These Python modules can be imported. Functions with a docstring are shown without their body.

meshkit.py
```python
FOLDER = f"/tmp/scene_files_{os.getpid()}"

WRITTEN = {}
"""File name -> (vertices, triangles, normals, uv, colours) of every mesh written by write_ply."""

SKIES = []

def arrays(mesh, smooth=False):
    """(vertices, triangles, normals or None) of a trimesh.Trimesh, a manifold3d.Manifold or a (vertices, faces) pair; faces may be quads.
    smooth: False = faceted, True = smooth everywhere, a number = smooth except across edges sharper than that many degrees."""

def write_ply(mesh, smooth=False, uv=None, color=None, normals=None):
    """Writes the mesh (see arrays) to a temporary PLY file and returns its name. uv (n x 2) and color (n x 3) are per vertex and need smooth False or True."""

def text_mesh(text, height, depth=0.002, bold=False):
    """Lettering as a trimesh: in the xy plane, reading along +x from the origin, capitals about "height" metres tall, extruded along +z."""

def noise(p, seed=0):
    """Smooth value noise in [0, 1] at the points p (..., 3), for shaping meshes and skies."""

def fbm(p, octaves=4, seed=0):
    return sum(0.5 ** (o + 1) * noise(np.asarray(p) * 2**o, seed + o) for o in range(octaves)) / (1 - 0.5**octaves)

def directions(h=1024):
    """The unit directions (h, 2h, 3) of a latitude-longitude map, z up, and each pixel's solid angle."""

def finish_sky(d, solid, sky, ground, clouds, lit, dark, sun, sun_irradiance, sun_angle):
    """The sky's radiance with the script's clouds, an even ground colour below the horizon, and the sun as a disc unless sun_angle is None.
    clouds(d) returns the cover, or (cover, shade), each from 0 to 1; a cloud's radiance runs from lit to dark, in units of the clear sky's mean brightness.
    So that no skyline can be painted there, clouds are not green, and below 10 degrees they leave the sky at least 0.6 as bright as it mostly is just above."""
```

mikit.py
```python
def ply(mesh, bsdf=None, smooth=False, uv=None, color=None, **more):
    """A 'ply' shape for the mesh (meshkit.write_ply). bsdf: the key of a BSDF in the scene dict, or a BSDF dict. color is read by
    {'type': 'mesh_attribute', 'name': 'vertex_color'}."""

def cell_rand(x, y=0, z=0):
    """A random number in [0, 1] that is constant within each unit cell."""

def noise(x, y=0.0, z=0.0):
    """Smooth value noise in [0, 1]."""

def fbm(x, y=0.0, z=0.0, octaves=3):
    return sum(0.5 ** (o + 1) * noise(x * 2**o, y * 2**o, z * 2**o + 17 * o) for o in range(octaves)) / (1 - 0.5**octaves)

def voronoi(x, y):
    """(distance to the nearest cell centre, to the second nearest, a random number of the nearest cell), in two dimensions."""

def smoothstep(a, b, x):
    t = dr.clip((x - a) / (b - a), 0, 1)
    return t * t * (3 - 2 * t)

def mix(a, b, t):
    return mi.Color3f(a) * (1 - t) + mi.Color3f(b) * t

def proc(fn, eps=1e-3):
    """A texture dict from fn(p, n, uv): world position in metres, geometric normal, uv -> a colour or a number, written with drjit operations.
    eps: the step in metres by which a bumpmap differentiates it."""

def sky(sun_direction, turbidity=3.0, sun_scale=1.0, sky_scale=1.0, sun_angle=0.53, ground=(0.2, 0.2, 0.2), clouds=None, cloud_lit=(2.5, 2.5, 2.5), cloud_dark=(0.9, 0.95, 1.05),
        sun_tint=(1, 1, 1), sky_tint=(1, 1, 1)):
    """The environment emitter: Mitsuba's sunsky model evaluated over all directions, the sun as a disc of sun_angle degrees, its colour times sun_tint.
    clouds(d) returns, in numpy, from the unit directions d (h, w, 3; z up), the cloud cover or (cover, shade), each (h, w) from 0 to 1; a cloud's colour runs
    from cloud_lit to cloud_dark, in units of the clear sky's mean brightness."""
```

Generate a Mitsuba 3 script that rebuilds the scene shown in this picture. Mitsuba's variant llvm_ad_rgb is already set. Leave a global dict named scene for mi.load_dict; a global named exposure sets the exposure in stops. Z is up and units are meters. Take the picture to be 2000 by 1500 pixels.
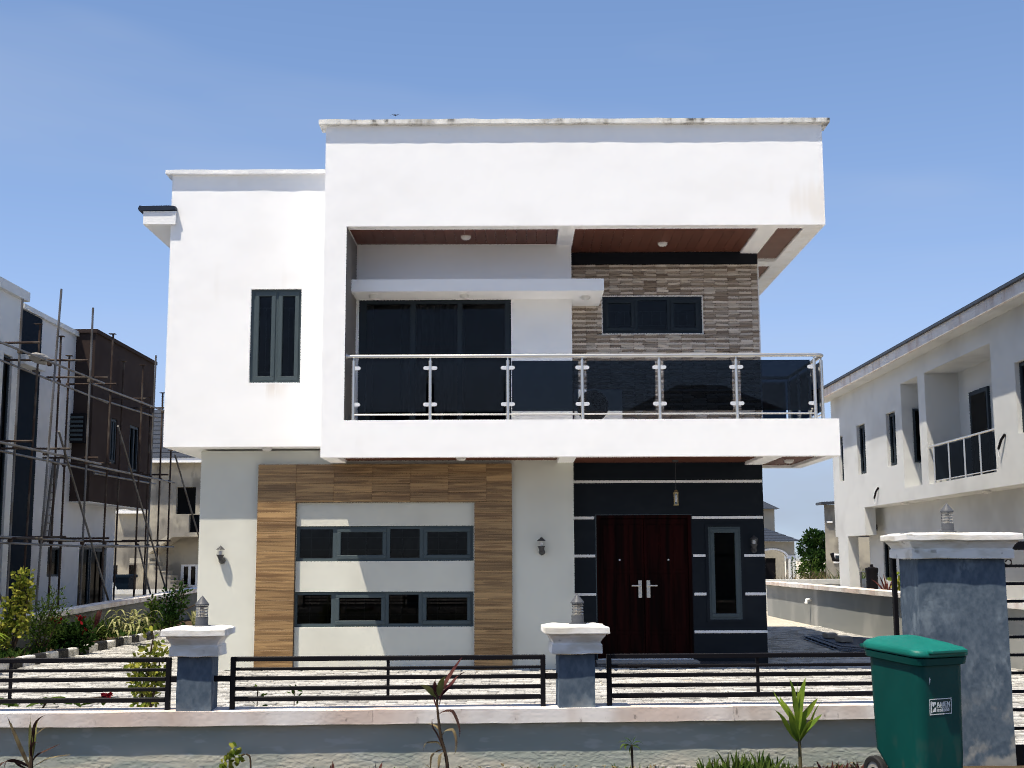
import math, random
import numpy as np
import trimesh
import manifold3d as m3
import drjit as dr
import mitsuba as mi
import mikit
import meshkit
from mikit import proc, noise, fbm, smoothstep, mix, cell_rand, voronoi

T = mi.ScalarTransform4f
scene, labels = {}, {}

# ---------------------------------------------------------------- camera, sky, exposure
PITCH, YAW, ROLL = math.radians(8.0), math.radians(0.117), math.radians(0.2)
EYE = np.array([0.0, 0.0, 1.57])
fw = np.array([-math.sin(YAW) * math.cos(PITCH), math.cos(YAW) * math.cos(PITCH), math.sin(PITCH)])
rt = np.array([math.cos(YAW), math.sin(YAW), 0.0])
up = np.cross(rt, fw)
up = math.cos(ROLL) * up + math.sin(ROLL) * rt
scene['camera'] = {'type': 'perspective', 'fov': 2 * math.degrees(math.atan(1000 / 2450)), 'fov_axis': 'x', 'near_clip': 0.1, 'far_clip': 3000.0,
                   'to_world': T().look_at(origin=EYE.tolist(), target=(EYE + fw).tolist(), up=up.tolist())}


def sky_clouds(d):
    el = np.degrees(np.arcsin(np.clip(d[..., 2], -1, 1)))
    n = meshkit.fbm(np.stack([d[..., 0] * 5, d[..., 1] * 5, d[..., 2] * 16], -1), 5, 3)
    w = meshkit.fbm(np.stack([d[..., 0] * 2.2 + d[..., 2] * 3, d[..., 1] * 2.2, d[..., 2] * 9], -1), 5, 11)
    low = np.clip(1 - el / 16, 0, 1)
    cover = np.clip(1.25 - el / 9, 0, 1) * (0.28 + 0.65 * np.clip((n - 0.35) * 3.0, 0, 1)) + np.clip((w - 0.54) * 3.0, 0, 1) * 0.26
    return np.clip(cover, 0, 0.9), np.clip(1.35 - 1.0 * n, 0, 1) * np.clip(1.6 - el / 9, 0, 1)


scene['sky'] = mikit.sky([-0.87, -1.0, 3.0], turbidity=3.0, ground=(0.3, 0.29, 0.26), clouds=sky_clouds, cloud_lit=(1.5, 1.6, 1.75), cloud_dark=(0.72, 0.90, 1.18), sky_tint=(1.05, 0.99, 1.04), sun_tint=(0.98, 1.05, 1.12))
exposure = 2.0

# ---------------------------------------------------------------- materials


def C(v):
    return {'type': 'rgb', 'value': list(v)} if isinstance(v, (tuple, list)) else v


def mat(name, color, rough=0.6, spec=0.5, metal=0.0, bump=None, bscale=1.0, **kw):
    b = {'type': 'principled', 'base_color': C(color), 'roughness': rough, 'specular': spec, 'metallic': metal, **kw}
    if bump is not None:
        b = {'type': 'bumpmap', 'tex': bump, 'scale': bscale, 'bsdf': b}
    scene[name] = {'type': 'twosided', 'bsdf': b}
    return name


stucco = proc(lambda p, n, uv: 0.006 * fbm(p.x * 3, p.y * 3, p.z * 3, 2) + 0.0009 * fbm(p.x * 45, p.y * 45, p.z * 45, 2), eps=4e-3)
render_coat = proc(lambda p, n, uv: 0.003 * fbm(p.x * 11, p.y * 11, p.z * 16, 3) + 0.0085 * fbm(p.x * 43, p.y * 43, p.z * 58, 4), eps=3e-3)
rough_coat = proc(lambda p, n, uv: 0.0035 * fbm(p.x * 40, p.y * 40, p.z * 34, 4), eps=3e-3)


def f_white(p, n, uv):
    streak = fbm(p.x * 7, p.y * 7, p.z * 0.7, 3)
    blot = fbm(p.x * 1.3 + 4, p.y * 1.3, p.z * 1.6, 4)
    c = mix((0.90, 0.90, 0.895), (0.87, 0.868, 0.86), smoothstep(0.45, 0.75, blot))
    c = mix(c, (0.70, 0.66, 0.60), 0.12 * smoothstep(0.62, 0.82, streak) * smoothstep(0.45, 0.7, blot))
    rx = smoothstep(0.30, 0.05, dr.abs(p.x + 3.58)) * smoothstep(4.175, 4.15, p.z) * smoothstep(3.85, 4.15, p.z) * smoothstep(17.9, 18.0, p.y)
    c = mix(c, (0.68, 0.57, 0.46), 0.45 * rx * smoothstep(0.40, 0.62, fbm(p.x * 16, p.y, p.z * 1.5, 3)))
    # rusty weathering at the right end of the parapet
    d = dr.sqrt(dr.square((p.x - 4.35) / 0.55) + dr.square((p.z - 6.62) / 0.38))
    return mix(c, (0.74, 0.66, 0.55), 0.42 * smoothstep(1.0, 0.2, d + 1.6 * (streak - 0.5)))


mat('m_white', proc(f_white), 0.75, 0.3, bump=stucco)
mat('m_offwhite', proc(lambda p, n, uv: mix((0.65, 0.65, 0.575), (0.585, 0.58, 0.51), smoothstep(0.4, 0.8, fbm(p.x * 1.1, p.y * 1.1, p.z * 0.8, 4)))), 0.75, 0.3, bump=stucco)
mat('m_trim', (0.84, 0.84, 0.83), 0.6, 0.3)


def f_cap(p, n, uv):
    s = fbm(p.x * 9, p.y * 9, p.z * 3, 4)
    b = fbm(p.x * 2.0, p.y * 2.0, p.z * 2, 3)
    c = mix((0.72, 0.71, 0.67), (0.36, 0.34, 0.30), smoothstep(0.43, 0.66, 0.6 * s + 0.4 * b))
    return mix(c, (0.05, 0.05, 0.05), 0.85 * smoothstep(0.52, 0.62, s) * smoothstep(0.42, 0.54, b) * smoothstep(7.835, 7.86, p.z))


mat('m_parapet_cap', proc(f_cap), 0.85, 0.2)
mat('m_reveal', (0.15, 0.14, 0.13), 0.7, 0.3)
mat('m_navy', proc(lambda p, n, uv: mix((0.0045, 0.0085, 0.0145), (0.0105, 0.015, 0.021), smoothstep(0.45, 0.8, fbm(p.x * 2, p.y * 2, p.z * 2.4, 4)))), 0.6, 0.18, bump=stucco)
mat('m_navy_band', (0.006, 0.008, 0.013), 0.6, 0.2)


def wood_fn(k):
    def f(p, n, uv):
        z, x = p.z + 3.7 * k, p.x + 11.3 * k
        w = fbm(x * 0.9, p.y, z * 11, 3)
        g = fbm(x * 2.2 + 2 * w, p.y * 2, z * 55, 4)
        fine = noise(x * 9, 0.0, z * 260)
        t = dr.clip(0.46 * g + 0.46 * w + 0.08 * fine, 0, 1)
        c = mix((0.142, 0.076, 0.029), (0.42, 0.262, 0.115), smoothstep(0.28, 0.70, t))
        k1 = smoothstep(0.66, 0.74, noise(x * 3.1, 1.7, z * 24))
        return mix(c, (0.15, 0.080, 0.032), 0.6 * k1) * (0.86, 1.0, 1.10, 0.94)[k]
    return f


for k in range(4):
    mat(f'm_wood{k}', proc(wood_fn(k)), 0.42, 0.4)
mat('m_grout', (0.07, 0.055, 0.042), 0.9, 0.1)
for k, t in enumerate((0.94, 1.0, 1.06)):
    mat(f'm_ceiling{k}', (0.125 * t, 0.048 * t, 0.033 * t), 0.45, 0.15)
mat('m_stone_tile', {'type': 'mesh_attribute', 'name': 'vertex_color'}, 0.6, 0.4)
mat('m_frame', (0.060, 0.082, 0.092), 0.5, 0.2)
mat('m_frame_dark', (0.022, 0.032, 0.042), 0.5, 0.15)
mat('m_steel', (0.66, 0.645, 0.61), 0.30, 0.5, metal=0.8)
mat('m_clamp', (0.80, 0.79, 0.77), 0.35, 0.5, metal=0.4)
mat('m_lampwhite', (0.72, 0.71, 0.68), 0.4, 0.4)
mat('m_lampdark', (0.045, 0.045, 0.048), 0.45, 0.5)
mat('m_lampgrey', (0.085, 0.09, 0.10), 0.5, 0.3)
mat('m_lampring', (0.55, 0.54, 0.52), 0.3, 0.5, metal=0.9)
mat('m_door', proc(lambda p, n, uv: mix((0.0036, 0.0005, 0.0005), (0.0190, 0.0022, 0.0020), smoothstep(0.3, 0.75, fbm(p.x * 22, p.y, p.z * 1.1, 4)))), 0.5, 0.04)
mat('m_curtain', (0.05, 0.055, 0.06), 0.9, 0.1)
mat('m_room', (0.045, 0.045, 0.05), 0.9, 0.1)
mat('m_grille', (0.06, 0.065, 0.07), 0.5, 0.4)
mat('m_blackmetal', (0.0060, 0.0055, 0.0075), 0.5, 0.14)
mat('m_acgrille', (0.03, 0.03, 0.032), 0.5, 0.4)
scene['m_glass'] = {'type': 'thindielectric', 'int_ior': 1.5, 'specular_transmittance': C((0.10, 0.13, 0.17)), 'specular_reflectance': C(0.20)}
scene['m_tint'] = {'type': 'thindielectric', 'int_ior': 1.5, 'specular_transmittance': C((0.008, 0.016, 0.029)), 'specular_reflectance': C(0.28)}
scene['m_nb_tint'] = {'type': 'thindielectric', 'int_ior': 1.5, 'specular_transmittance': C((0.012, 0.022, 0.038)), 'specular_reflectance': C(0.07)}
scene['m_clear'] = {'type': 'thindielectric', 'int_ior': 1.5, 'specular_transmittance': C((0.9, 0.9, 0.9))}


def f_coping(p, n, uv):
    v = fbm(p.x * 5, p.y * 5, p.z * 1.5, 4)
    b = fbm(p.x * 0.9 + 3, p.y * 0.9, p.z, 3)
    c = mix((0.70, 0.67, 0.64), (0.46, 0.37, 0.31), smoothstep(0.42, 0.72, 0.5 * v + 0.5 * b))
    c = mix(c, (0.64, 0.52, 0.45), 0.7 * smoothstep(0.5, 0.75, b))
    c = mix(c, (0.20, 0.165, 0.14), 0.75 * smoothstep(0.70, 0.80, fbm(p.x * 26, p.y * 26, p.z * 13, 4)) * smoothstep(0.4, 0.6, v))
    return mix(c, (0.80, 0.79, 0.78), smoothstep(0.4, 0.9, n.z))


mat('m_coping', proc(f_coping), 0.8, 0.2, bump=render_coat, bscale=0.32)


def f_pcap(p, n, uv):
    b = fbm(p.x * 6, p.y * 6, p.z * 10, 4)
    c = mix((0.74, 0.73, 0.70), (0.58, 0.55, 0.48), smoothstep(0.40, 0.70, b))
    return mix(c, (0.22, 0.20, 0.16), 0.6 * smoothstep(0.70, 0.80, fbm(p.x * 16, p.y * 16, p.z * 16, 3)))


mat('m_pillar_cap', proc(f_pcap), 0.75, 0.25, bump=rough_coat, bscale=0.7)


def f_pillar(p, n, uv):
    a = fbm(p.x * 7, p.y * 7, p.z * 2.6, 5)
    s = fbm(p.x * 42, p.y * 42, p.z * 20, 4)
    q = fbm(p.x * 17 + 5, p.y * 17, p.z * 9, 4)
    d = fbm(p.x * 4 + 9, p.y * 4, p.z * 5, 5)
    c = mix((0.062, 0.088, 0.122), (0.108, 0.140, 0.176), smoothstep(0.25, 0.75, 0.6 * s + 0.4 * q))
    c = mix(c, (0.26, 0.31, 0.345), 0.50 * smoothstep(0.53, 0.72, a) * smoothstep(0.36, 0.62, q))
    low = smoothstep(0.75, 0.15, p.z + 0.9 * (d - 0.5))
    return mix(c, (0.32, 0.31, 0.28), 0.75 * low * smoothstep(0.42, 0.60, 0.6 * d + 0.4 * q))


mat('m_pillar', proc(f_pillar), 0.85, 0.12, bump=rough_coat)


def f_frontwall(p, n, uv):
    b = fbm(p.x * 0.8 + 5, p.y * 0.8, p.z * 2.0, 4)
    s = fbm(p.x * 9, p.y * 9, p.z * 22, 3)
    c = mix((0.305, 0.335, 0.295), (0.39, 0.39, 0.335), smoothstep(0.4, 0.62, b))
    c = mix(c, (0.50, 0.50, 0.475), 0.45 * smoothstep(0.55, 0.75, s))
    return mix(c, (0.56, 0.51, 0.41), 0.55 * smoothstep(0.36, 0.14, p.z + 0.35 * (b - 0.5)) * smoothstep(0.45, 0.6, fbm(p.x * 2.2, p.y, p.z * 4, 3)))


mat('m_frontwall', proc(f_frontwall), 0.85, 0.15, bump=render_coat, bscale=0.85)


def f_sidewall(p, n, uv):
    s = fbm(p.x * 1.1, p.y * 1.3, p.z * 0.9, 4)
    c = mix((0.235, 0.245, 0.235), (0.30, 0.305, 0.29), smoothstep(0.4, 0.7, s))
    drip = noise(p.x, p.y * 0.85 + 0.12 * noise(p.z * 4, p.y, 0), 3.3)
    return mix(c, (0.52, 0.51, 0.48), 0.6 * smoothstep(0.78, 0.86, drip) * smoothstep(0.3, 0.5, noise(p.y * 2.0, p.z * 3.0, 1.0)))


mat('m_sidewall', proc(f_sidewall), 0.85, 0.15, bump=render_coat, bscale=0.4)


def paver_fn(k):
    base = ((0.375, 0.37, 0.352), (0.315, 0.312, 0.30), (0.42, 0.414, 0.392), (0.27, 0.265, 0.247))[k]

    def f(p, n, uv):
        g = fbm(p.x * 3.1, p.y * 3.1, 0.3 * k, 4)
        s = noise(p.x * 60, p.y * 60, p.z * 60)
        return mi.Color3f(base) * (0.80 + 0.38 * g) * (0.88 + 0.22 * s)
    return f


for k in range(4):
    mat(f'm_paver{k}', proc(paver_fn(k)), 0.85, 0.15)
mat('m_joint', (0.075, 0.07, 0.062), 0.95, 0.05)
mat('m_sidewall_old', proc(lambda p, n, uv: mix((0.125, 0.13, 0.12), (0.185, 0.185, 0.17), smoothstep(0.35, 0.7, fbm(p.x * 2, p.y * 1.5, p.z * 1.2, 4)))), 0.9, 0.1, bump=rough_coat)
mat('m_kerb_white', proc(lambda p, n, uv: mix((0.60, 0.59, 0.57), (0.36, 0.35, 0.32), smoothstep(0.45, 0.7, fbm(p.x * 8, p.y * 8, p.z * 8, 3)))), 0.8, 0.2)
mat('m_kerb_black', proc(lambda p, n, uv: mix((0.010, 0.010, 0.012), (0.045, 0.044, 0.042), smoothstep(0.5, 0.75, fbm(p.x * 8, p.y * 8, p.z * 8, 3)))), 0.7, 0.3)
mat('m_soil', proc(lambda p, n, uv: mix((0.028, 0.019, 0.012), (0.075, 0.053, 0.034), fbm(p.x * 6, p.y * 6, p.z * 6, 4))), 0.95, 0.05)
mat('m_sand', proc(lambda p, n, uv: mix((0.40, 0.37, 0.32), (0.30, 0.27, 0.22), fbm(p.x * 0.6, p.y * 0.6, 0.0, 4))), 0.95, 0.05)
mat('m_asphalt', proc(lambda p, n, uv: mix((0.045, 0.045, 0.046), (0.075, 0.073, 0.07), fbm(p.x * 9, p.y * 9, 0.0, 3))), 0.9, 0.2)
mat('m_bin', proc(lambda p, n, uv: mix(mix((0.0006, 0.046, 0.040), (0.0018, 0.068, 0.059), fbm(p.x * 6, p.y * 6, p.z * 3, 3)), (0.075, 0.085, 0.07), 0.45 * smoothstep(0.55, 0.75, fbm(p.x * 14, p.y * 14, p.z * 5, 4)) * smoothstep(0.55, 0.15, p.z))), 0.48, 0.2)
mat('m_binlid', proc(lambda p, n, uv: mix((0.003, 0.125, 0.098), (0.007, 0.16, 0.128), fbm(p.x * 8, p.y * 8, p.z * 8, 3))), 0.42, 0.28)
mat('m_tyre', (0.018, 0.018, 0.018), 0.7, 0.3)
mat('m_hub', (0.30, 0.29, 0.26), 0.6, 0.3)
mat('m_sticker', (0.004, 0.035, 0.035), 0.4, 0.4)
mat('m_print', (0.72, 0.75, 0.74), 0.5, 0.3)
mat('m_nb_white', proc(lambda p, n, uv: mix((0.57, 0.58, 0.57), (0.47, 0.475, 0.465), smoothstep(0.4, 0.8, fbm(p.x, p.y * 0.8, p.z * 0.8, 4)))), 0.75, 0.25, bump=stucco)
mat('m_nb_grey', proc(lambda p, n, uv: mix((0.50, 0.505, 0.51), (0.42, 0.42, 0.42), smoothstep(0.4, 0.8, fbm(p.x, p.y * 0.8, p.z * 0.8, 4)))), 0.75, 0.25, bump=stucco)
mat('m_nb_navy', (0.004, 0.010, 0.019), 0.7, 0.05)
mat('m_nb_brown', proc(lambda p, n, uv: mix((0.034, 0.024, 0.022), (0.052, 0.040, 0.036), fbm(p.x * 1.5, p.y * 1.5, p.z * 1.5, 3))), 0.85, 0.03)
mat('m_roof_dark', (0.030, 0.036, 0.048), 0.5, 0.4)
mat('m_roof_sheet', (0.014, 0.022, 0.040), 0.5, 0.2)


def f_raw(p, n, uv):
    s = fbm(p.x * 2.2, p.y * 2.2, p.z * 0.6, 4)
    b = fbm(p.x * 0.9, p.y * 0.9, p.z * 1.1 + 3, 4)
    c = mix((0.40, 0.37, 0.30), (0.24, 0.225, 0.195), smoothstep(0.38, 0.62, b))
    return mix(c, (0.11, 0.105, 0.095), 0.7 * smoothstep(0.55, 0.75, s))


mat('m_raw', proc(f_raw), 0.9, 0.1)
mat('m_beige', proc(lambda p, n, uv: mix((0.40, 0.37, 0.30), (0.32, 0.30, 0.25), fbm(p.x * 0.8, p.y * 0.8, p.z * 0.8, 3))), 0.85, 0.1)
mat('m_pole', proc(lambda p, n, uv: mix((0.135, 0.135, 0.14), (0.085, 0.075, 0.065), smoothstep(0.4, 0.7, fbm(p.x * 4, p.y * 4, p.z * 2.5, 3)))), 0.55, 0.4, metal=0.2)
mat('m_rust', proc(lambda p, n, uv: mix((0.046, 0.030, 0.024), (0.105, 0.088, 0.072), smoothstep(0.45, 0.75, fbm(p.x * 5, p.y * 5, p.z * 3.5, 3)))), 0.75, 0.2)
mat('m_concrete', proc(lambda p, n, uv: mix((0.33, 0.32, 0.30), (0.22, 0.21, 0.20), fbm(p.x * 3, p.y * 3, p.z * 3, 4))), 0.9, 0.1)
mat('m_stem', (0.060, 0.042, 0.028), 0.85, 0.1)
mat('m_stemgreen', (0.10, 0.085, 0.045), 0.8, 0.1)


def leaf(name, a, b, f=9.0, trans=0.6, rough=0.5):
    scene[name] = {'type': 'principledthin', 'base_color': proc(lambda p, n, uv: mix(a, b, smoothstep(0.25, 0.75, fbm(p.x * f, p.y * f, p.z * f, 2)))), 'roughness': rough, 'spec_trans': 0.0, 'diff_trans': trans}


leaf('m_leaf_yellow', (0.34, 0.33, 0.06), (0.10, 0.15, 0.022), 12.0, 0.5)
leaf('m_leaf_mid', (0.032, 0.068, 0.014), (0.085, 0.125, 0.026), 9.0, 0.5)
leaf('m_leaf_dark', (0.010, 0.030, 0.008), (0.038, 0.074, 0.018), 5.0, 0.45)
leaf('m_leaf_lime', (0.20, 0.28, 0.035), (0.12, 0.20, 0.03), 14.0)
leaf('m_leaf_cream', (0.46, 0.43, 0.23), (0.13, 0.17, 0.05), 34.0, 0.4)
leaf('m_leaf_red', (0.070, 0.022, 0.026), (0.13, 0.055, 0.045), 16.0, 0.35)
leaf('m_leaf_dry', (0.24, 0.19, 0.10), (0.10, 0.075, 0.05), 18.0, 0.3)
leaf('m_leaf_strap', (0.14, 0.17, 0.045), (0.27, 0.25, 0.10), 14.0, 0.4)
leaf('m_leaf_brown', (0.045, 0.022, 0.020), (0.085, 0.05, 0.04), 20.0, 0.2)
leaf('m_petal', (0.22, 0.010, 0.016), (0.13, 0.008, 0.014), 14.0, 0.3)

# ---------------------------------------------------------------- mesh helpers
_S = np.array([(sx, sy, sz) for sx in (-1, 1) for sy in (-1, 1) for sz in (-1, 1)], float)
_BOXF = np.array([[0, 1, 3], [0, 3, 2], [4, 6, 7], [4, 7, 5], [0, 4, 5], [0, 5, 1], [2, 3, 7], [2, 7, 6], [0, 2, 6], [0, 6, 4], [1, 5, 7], [1, 7, 3]])
_CS = np.repeat(_S, 3, 0)
_CI = np.tile(1 - np.eye(3), (8, 1))
_ch = trimesh.convex.convex_hull(_CS * (1 - 0.3 * _CI))
_CF = np.argmin(((_ch.vertices[:, None] - (_CS * (1 - 0.3 * _CI))[None]) ** 2).sum(-1), 1)[_ch.faces]


class MB:
    def __init__(self):
        self.v, self.f, self.c, self.n = [], [], [], 0

    def add(self, v, f, col=None):
        v = np.asarray(v, float)
        self.v.append(v)
        self.f.append(np.asarray(f, int) + self.n)
        self.n += len(v)
        if col is not None:
            self.c.append(np.tile(col, (len(v), 1)))
        return self

    def box(self, x0, x1, y0, y1, z0, z1, col=None):
        c = np.array([(x0 + x1) / 2, (y0 + y1) / 2, (z0 + z1) / 2])
        h = np.array([x1 - x0, y1 - y0, z1 - z0]) / 2
        return self.add(c + _S * h, _BOXF, col)

    def cbox(self, x0, x1, y0, y1, z0, z1, c=0.006, col=None, rot=None):
        m = np.array([(x0 + x1) / 2, (y0 + y1) / 2, (z0 + z1) / 2])
        h = np.array([x1 - x0, y1 - y0, z1 - z0]) / 2
        c = min(c, 0.45 * h.min())
        v = _CS * (h - c * _CI)
        if rot is not None:
            v = v @ rot.T
        return self.add(m + v, _CF, col)

    def tube(self, pts, r, sides=8, cap=True):
        p = np.asarray(pts, float)
        r = np.broadcast_to(r, (len(p),))
        t = np.gradient(p, axis=0)
        t /= np.linalg.norm(t, axis=1, keepdims=True) + 1e-12
        ref = np.array([0, 0, 1.0]) if abs(t[:, 2]).mean() < 0.8 else np.array([1.0, 0, 0])
        a = np.cross(t, ref)
        a /= np.linalg.norm(a, axis=1, keepdims=True) + 1e-12
        b = np.cross(t, a)
        ang = np.arange(sides) * 2 * np.pi / sides
        v = p[:, None] + r[:, None, None] * (np.cos(ang)[None, :, None] * a[:, None] - np.sin(ang)[None, :, None] * b[:, None])
        i, j = np.meshgrid(np.arange(len(p) - 1), np.arange(sides), indexing='ij')
        q = np.stack([i * sides + j, i * sides + (j + 1) % sides, (i + 1) * sides + (j + 1) % sides, (i + 1) * sides + j], -1).reshape(-1, 4)
        f = np.vstack([q[:, [0, 1, 2]], q[:, [0, 2, 3]]])
        v = v.reshape(-1, 3)
        if cap:
            k = len(v)
            v = np.vstack([v, p[0], p[-1]])
            s = np.arange(sides)
            e = (len(p) - 1) * sides
            f = np.vstack([f, np.stack([np.full(sides, k), (s + 1) % sides, s], 1), np.stack([np.full(sides, k + 1), e + s, e + (s + 1) % sides], 1)])
        return self.add(v, f)

    def lathe(self, prof, cx, cy, n=20):
        ang = np.arange(n) * 2 * np.pi / n
        v = np.array([(cx + r * math.cos(a), cy + r * math.sin(a), z) for r, z in prof for a in ang])
        f = []
        for i in range(len(prof) - 1):
            for j in range(n):
                a, b, c, d = i * n + j, i * n + (j + 1) % n, (i + 1) * n + (j + 1) % n, (i + 1) * n + j
                f += [(a, b, c), (a, c, d)]
        return self.add(v, f)

    def rings(self, rs, cap=True):
        """closed loops with the same number of points, joined one after the other"""
        n = len(rs[0])
        v = np.vstack(rs)
        f = []
        for i in range(len(rs) - 1):
            for j in range(n):
                a, b, c, d = i * n + j, i * n + (j + 1) % n, (i + 1) * n + (j + 1) % n, (i + 1) * n + j
                f += [(a, b, c), (a, c, d)]
        if cap:
            k = len(v)
            v = np.vstack([v, rs[0].mean(0), rs[-1].mean(0)])
            e = (len(rs) - 1) * n
            f += [(k, (j + 1) % n, j) for j in range(n)] + [(k + 1, e + j, e + (j + 1) % n) for j in range(n)]
        return self.add(v, f)

    def ext(self, outer, holes, a0, a1, plane):
        """polygon with holes, extruded. plane 'xz': thickness along y, 'yz': along x, 'xy': along z"""
        cs = m3.CrossSection([np.asarray(outer, float)], m3.FillRule.NonZero) if not isinstance(outer, m3.CrossSection) else outer
        for h in holes:
            if len(h) == 4 and not hasattr(h[0], '__len__'):
                h = [(h[0], h[2]), (h[1], h[2]), (h[1], h[3]), (h[0], h[3])]
            cs = cs - m3.CrossSection([np.asarray(h, float)], m3.FillRule.NonZero)
        m = cs.extrude(a1 - a0).to_mesh()
        q = m.vert_properties[:, :3].astype(float)
        if plane == 'xz':
            v = np.stack([q[:, 0], a1 - q[:, 2], q[:, 1]], 1)
        elif plane == 'yz':
            v = np.stack([a0 + q[:, 2], q[:, 0], q[:, 1]], 1)
        else:
            v = np.stack([q[:, 0], q[:, 1], a0 + q[:, 2]], 1)
        return self.add(v, m.tri_verts)

    def tri(self, m, fn=None):
        v = np.array(m.vertices)
        return self.add(fn(v) if fn else v, m.faces)

    def map(self, fn, flip=False):
        self.v = [fn(v) for v in self.v]
        if flip:
            self.f = [f[:, ::-1] for f in self.f]
        return self

    def arrays(self):
        return np.vstack(self.v), np.vstack(self.f)

    def mesh(self):
        v, f = self.arrays()
        return trimesh.Trimesh(v, f, process=False)


def rect(x0, x1, z0, z1):
    return [(x0, z0), (x1, z0), (x1, z1), (x0, z1)]


def rough_box(mb, x0, x1, y0, y1, z0, z1, step=0.08, amp=0.008, seed=0):
    """a long hand-laid ledge along x: its edges wander by amp"""
    n = max(3, int((x1 - x0) / step))
    rs = []
    for i, x in enumerate(np.linspace(x0, x1, n)):
        ring = np.array([(x, y0, z0), (x, y0, z1), (x, y1, z1), (x, y1, z0)])
        j = meshkit.fbm(ring * np.array([3.1, 9, 9]) + seed, 3, seed) - 0.5
        ring[:, 2] += 2 * amp * j
        ring[:, 1] += 1.4 * amp * (meshkit.fbm(ring * np.array([4.7, 9, 9]) + 7 + seed, 3, seed + 1) - 0.5)
        rs.append(ring)
    return mb.rings(rs)


_count = {}


def numbered(key):
    if key not in _count:
        _count[key] = 0
        return key
    _count[key] += 1
    return f'{key}_{_count[key]:03d}'


def part(parent, name, mb, m, smooth=False, label=None, kind=None, **kw):
    key = numbered(f'{parent}__{name}' if parent else name)
    scene[key] = mikit.ply(mb.mesh() if isinstance(mb, MB) else mb, m, smooth, **kw)
    if label or kind:
        labels[key] = {k: v for k, v in (('label', label), ('kind', kind)) if v}
    return key


def thing(name, label, cat, group=None):
    key = numbered(name)
    labels[key] = {'label': label, 'category': cat}
    if group:
        labels[key]['group'] = group
    return key


def single(name, mb, m, label, cat, smooth=False, group=None, kind=None):
    key = part(None, name, mb, m, smooth)
    labels[key] = {'label': label, 'category': cat}
    if group:
        labels[key]['group'] = group
    if kind:
        labels[key]['kind'] = kind
    return key


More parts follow.
